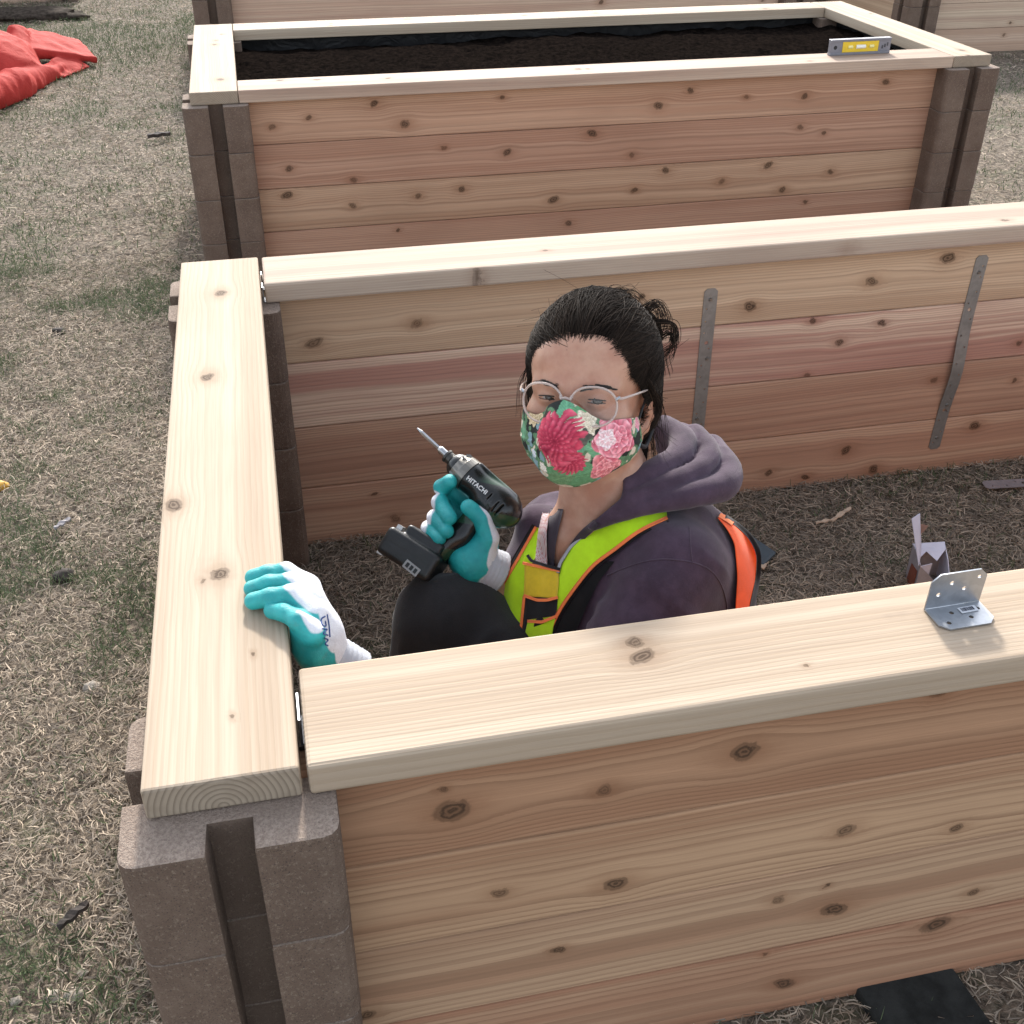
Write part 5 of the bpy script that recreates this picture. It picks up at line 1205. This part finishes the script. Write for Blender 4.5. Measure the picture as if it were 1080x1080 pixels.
# right hand round the drill grip
D0 = 1.485
def R(u, v, dz): return K(u, v, D0-dz)
FR = [([R(494,531,-.034),R(472,514,-.020),R(466,514,.000),R(474,508,.012)], [.0115,.0108,.0105,.0100]),
      ([R(487,548,-.036),R(466,530,-.022),R(464,530,.006),R(474,546,.024)], [.0118,.0112,.0108,.0102]),
      ([R(480,560,-.034),R(459,546,-.020),R(459,547,.006),R(471,560,.024)], [.0115,.0106,.0103,.0098]),
      ([R(474,572,-.030),R(452,557,-.016),R(453,559,.006),R(463,568,.020)], [.0108,.0098,.0096,.0092]),
      ([R(506,588,.004),R(515,568,.014),R(509,547,.020),R(494,535,.026)], [.0165,.0140,.0122,.0105])]
PR = [([R(492,545,-.036),R(508,575,-.020),R(505,592,-.004)], [.0150,.020,.024]), ([R(480,562,-.034),R(496,585,-.020),R(503,594,-.004)], [.0150,.020,.023]), ([R(474,573,-.030),R(490,592,-.016),R(500,596,-.004)], [.013,.018,.022]),
      ([R(510,572,.004),R(498,592,.008)], [.016,.018]), ([R(486,588,.004),R(498,596,.0)], [.014,.018])]
sd = -CAM_R*.008-CAM_T*.002
WR = [([F[0][1]+sd*1.2, F[0][2]+sd*1.0+CAM_U*.003, F[0][2]*.72+F[0][3]*.28+sd*.95+CAM_U*.002], [.0135,.0120,.0075]) for F in FR[1:4]]
WR += [([R(503,534,.026)+CAM_R*.008,R(518,550,.026)+CAM_R*.005,R(523,572,.020)+CAM_R*.005,R(519,592,.012)+CAM_R*.004], [.0050,.0085,.0105,.0150]), ([R(486,606,.0),R(508,604,.004),R(524,588,.0)], [.010,.014,.014]), ([R(510,560,-.045),R(500,590,-.04)], [.03,.03])]
allR = np.vstack([np.array(p) for p, r in FR+PR])
gR, fR = glove(FR, PR, WR, allR.min(0)-.035, allR.max(0)+.035, 'teal dipped white glove gripping the drill')
RWc = R(503,594,-.004); RW2 = R(526,604,-.018)
cuff(gR, RWc, RW2, .0275, .0290)
# ================================================================== THE DRILL
DA, DB = K(533, 537, 1.476), K(484, 492, 1.492)             # rear and front of the motor body on its axis
dx_ = nrm(DB-DA); dn = nrm(CAM_T-dx_*(CAM_T @ dx_)); du = np.cross(dn, dx_)
if du @ (CAM_R*.64+CAM_U*.77) < 0: du = -du
DBm = np.stack([dx_, du, dn], 1); DO = (DA+DB)/2
drill = empty('power_drill', (0,0,0), 0, 'black cordless impact driver with a long bit held in the right glove', 'power drill')
drill.location = fwd(DO); drill.scale = (CAM_SCALE,)*3  # scaled about the camera together with the person
DM = Matrix([[*DBm[0],0],[*DBm[1],0],[*DBm[2],0],[0,0,0,1]])
def dpart(name, me, mat, parent=None):
    o = link(name, me, mat, parent or drill)
    if parent is None: o.matrix_local = DM
    return o
def dl(u, v, d=None):
    """photo point on the drill's middle plane -> drill coordinates"""
    r = ray(u, v); t = ((DO-CAM) @ dn)/(r @ dn); return DBm.T @ (CAM+r*t-DO)
hl_ = np.linalg.norm(DB-DA)/2
def f_drill(q):
    rear = ell(q, (-hl_*.80,-.003,0), (.032,.0240,.0225)); barrel = chain(q, [(-hl_*.9,-.001,0),(hl_*.55,.0,0)], [.0215,.0200], 0)
    b = smin(barrel, rear, .015); b = smin(b, caps(q, (hl_*.5,0,0), (hl_*.95,0,0), .0205, .0180), .006)
    ridge = rbox(q, (-hl_*.25,.0205,0), (hl_*.80,.0035,.0085), .003); b = smin(b, ridge, .004)
    vent = np.abs(np.mod(q[...,0]+hl_*.9, .007)-.0035)-.0009
    b = smax(b, -np.maximum(np.maximum(vent, np.abs(q[...,0]+hl_*.75)-.016), np.maximum(np.abs(q[...,1]+.006)-.010, .018-q[...,2])), .0006)
    g0, g1, g2 = dl(512,533), dl(484,566), dl(452,588); g = np.array([g0, g1, g2]); g[:,2] = 0
    grip = chain(q*np.array([1,1,1.12]), g, [.0170,.0150,.0180], .01)
    return smin(b, grip, .012)
GA = np.array([dl(512,533), dl(484,566), dl(452,588)]); GA[:,2] = 0
def drill_mat():
    m = NT('drill_plastic'); P = m.coord(); x, y, z = m.sep(P)[:3]; n = m.noise(P, 500, 3)
    wv = m.math('SINE', m.add(m.mul(x, 60), m.mul(y, 95)))
    g = m.mul(m.smooth(wv, .35, .6), m.smooth(x, .012, -.012))
    c = m.mix(g, (.010,.011,.0105), (.018,.052,.026)); c = m.mix(m.smooth(n, .55, .8, 0, .3), c, (.04,.04,.04))
    m.base(c); m.put(m.b.inputs['Roughness'], .24); m.bump(n, .10, .001); return m.m
lo_, hi_ = np.array([-.115,-.13,-.04]), np.array([.125,.05,.04])
W_, Q_ = nets(f_drill, lo_, hi_, .0022)
dbody = dpart('motor_body', mesh_np('motor_body', W_, Q_), drill_mat())
BLKP = simple('black_plastic', (.012,.013,.013), .38, var=.2, bump=.1); DSTEEL = steel('bit_steel', (.50,.50,.50), .25, 1.0); DARKST = steel('chuck_steel', (.10,.095,.085), .35, .8)
bm = bmesh.new(); bm_cyl(bm, (hl_*.55,0,0), (hl_*.80,0,0), .0235, .0225, 32); bm_cyl(bm, (hl_*.80,0,0), (hl_+.006,0,0), .0225, .0155, 32)
for k in range(14):
    a = k*2*math.pi/14; bm_box(bm, (hl_*.86, .0205*math.cos(a), .0205*math.sin(a)), (.013,.003,.003))
ring = dpart('nose_ring', mesh_bm('nose_ring', bm), steel('nose_alloy', (.24,.225,.20), .32, .85))
bm = bmesh.new(); bm_cyl(bm, (hl_+.004,0,0), (hl_+.010,0,0), .0105, .0105, 24); bm_cyl(bm, (hl_+.010,0,0), (hl_+.020,0,0), .0088, .0080, 24); bm_cyl(bm, (hl_+.020,0,0), (hl_+.023,0,0), .0095, .0090, 24)
dpart('chuck', mesh_bm('chuck', bm), DARKST)
bm = bmesh.new(); bm_cyl(bm, (hl_+.018,0,0), (hl_+.034,0,0), .0052, None, 20); bm_cyl(bm, (hl_+.034,0,0), (hl_+.037,0,0), .0052, .0036, 20); bm_cyl(bm, (hl_+.034,0,0), (hl_+.070,0,0), .0030, None, 6); bm_cyl(bm, (hl_+.070,0,0), (hl_+.078,0,0), .0030, .0011, 12)
dpart('driver_bit', mesh_bm('driver_bit', bm), DSTEEL)
# battery
p0, p1 = dl(414,572), dl(458,600); bc = (p0+p1)/2; bdx = nrm((p1-p0)*[1,1,0]); bdy = np.array([-bdx[1], bdx[0], 0]); BBm = np.stack([bdx, bdy, [0,0,1]], 1)
def f_bat(q):
    d = rbox(q, bc*[1,1,0], (.0410,.0195,.031), .007, BBm); d = smin(d, rbox(q, bc*[1,1,0]+bdy*.022*np.sign((GA[1]-bc) @ bdy)+bdx*.006, (.028,.012,.024), .005, BBm), .004)
    return smax(d, -rbox(q, bc*[1,1,0]-bdy*.0*1+np.array([0,0,.034]), (.030,.0012,.003), .0005, BBm), .001)
W_, Q_ = nets(f_bat, [bc[0]-.07,bc[1]-.07,-.045], [bc[0]+.07,bc[1]+.07,.045], .002)
bat = dpart('battery', mesh_np('battery', W_, Q_), BLKP)
GREYL = simple('grey_label', (.30,.31,.31), .5, var=.06); SILV = simple('silver_catch', (.58,.57,.54), .3, .4)
lc0, lc1 = dl(432,595), dl(447,607); lm = (lc0+lc1)/2; lxx = nrm((lc1-lc0)*[1,1,0]); lyy = np.array([-lxx[1], lxx[0], 0])
def flat(name, cx, sx, sy, z, mat, parent, th=.0006, rot=None):
    X = lxx if rot is None else rot; Y = np.array([-X[1], X[0], 0]); M = Matrix([[X[0],Y[0],0,0],[X[1],Y[1],0,0],[0,0,1,0],[0,0,0,1]])
    bm = bmesh.new(); bm_box(bm, (cx[0],cx[1],z), (sx,sy,th), M=M, bev=0); return dpart(name, mesh_bm(name, bm), mat, parent)
lbl = flat('label', lm, .023, .0115, .0313, GREYL, bat)
for k in range(3): flat('label_print', lm+lxx*(-.0065+.0065*k), .0042, .0065, .0318, BLKP, lbl)
flat('catch', dl(406,581), .0085, .013, .008, SILV, bat, .02, bdx); flat('catch', dl(425,558), .008, .006, .010, SILV, bat, .018, bdx)
# lettering on the motor housing
cu = bpy.data.curves.new('lettering', 'FONT'); cu.body = 'HITACHI'; cu.size = .0084; cu.extrude = .0003; cu.align_x = 'CENTER'; cu.align_y = 'CENTER'; cu.space_character = 1.05; cu.offset = .00022
ob = bpy.data.objects.new('tmp', cu); col.objects.link(ob); tm = bpy.data.meshes.new_from_object(ob.evaluated_get(bpy.context.evaluated_depsgraph_get())); bpy.data.objects.remove(ob)
tx = nrm(dl(520,525)-dl(499,508))*[1,1,0]; tx = nrm(tx); ty = np.array([-tx[1], tx[0], 0.0]); 
if ty @ np.array([0,1,0]) < 0: ty = -ty
tc = dl(506,514.5)
bmt = bmesh.new(); bmt.from_mesh(tm); bmesh.ops.subdivide_edges(bmt, edges=[e for e in bmt.edges if e.calc_length() > .002], cuts=1)
P0 = np.array([v.co[:] for v in bmt.verts]); xy = tc[None,:2]+P0[:,:1]*tx[None,:2]+P0[:,1:2]*ty[None,:2]; q = np.concatenate([xy, np.full((len(xy),1), .05)], 1)
for _ in range(60): q[:,2] -= np.clip(f_drill(q)-.0002, -.005, .005)*.8
q[:,2] += P0[:,2]
for v, c in zip(bmt.verts, q): v.co = Vector(c)
dpart('lettering', mesh_bm('lettering', bmt), simple('white_print', (.68,.68,.66), .5, var=.03), dbody)
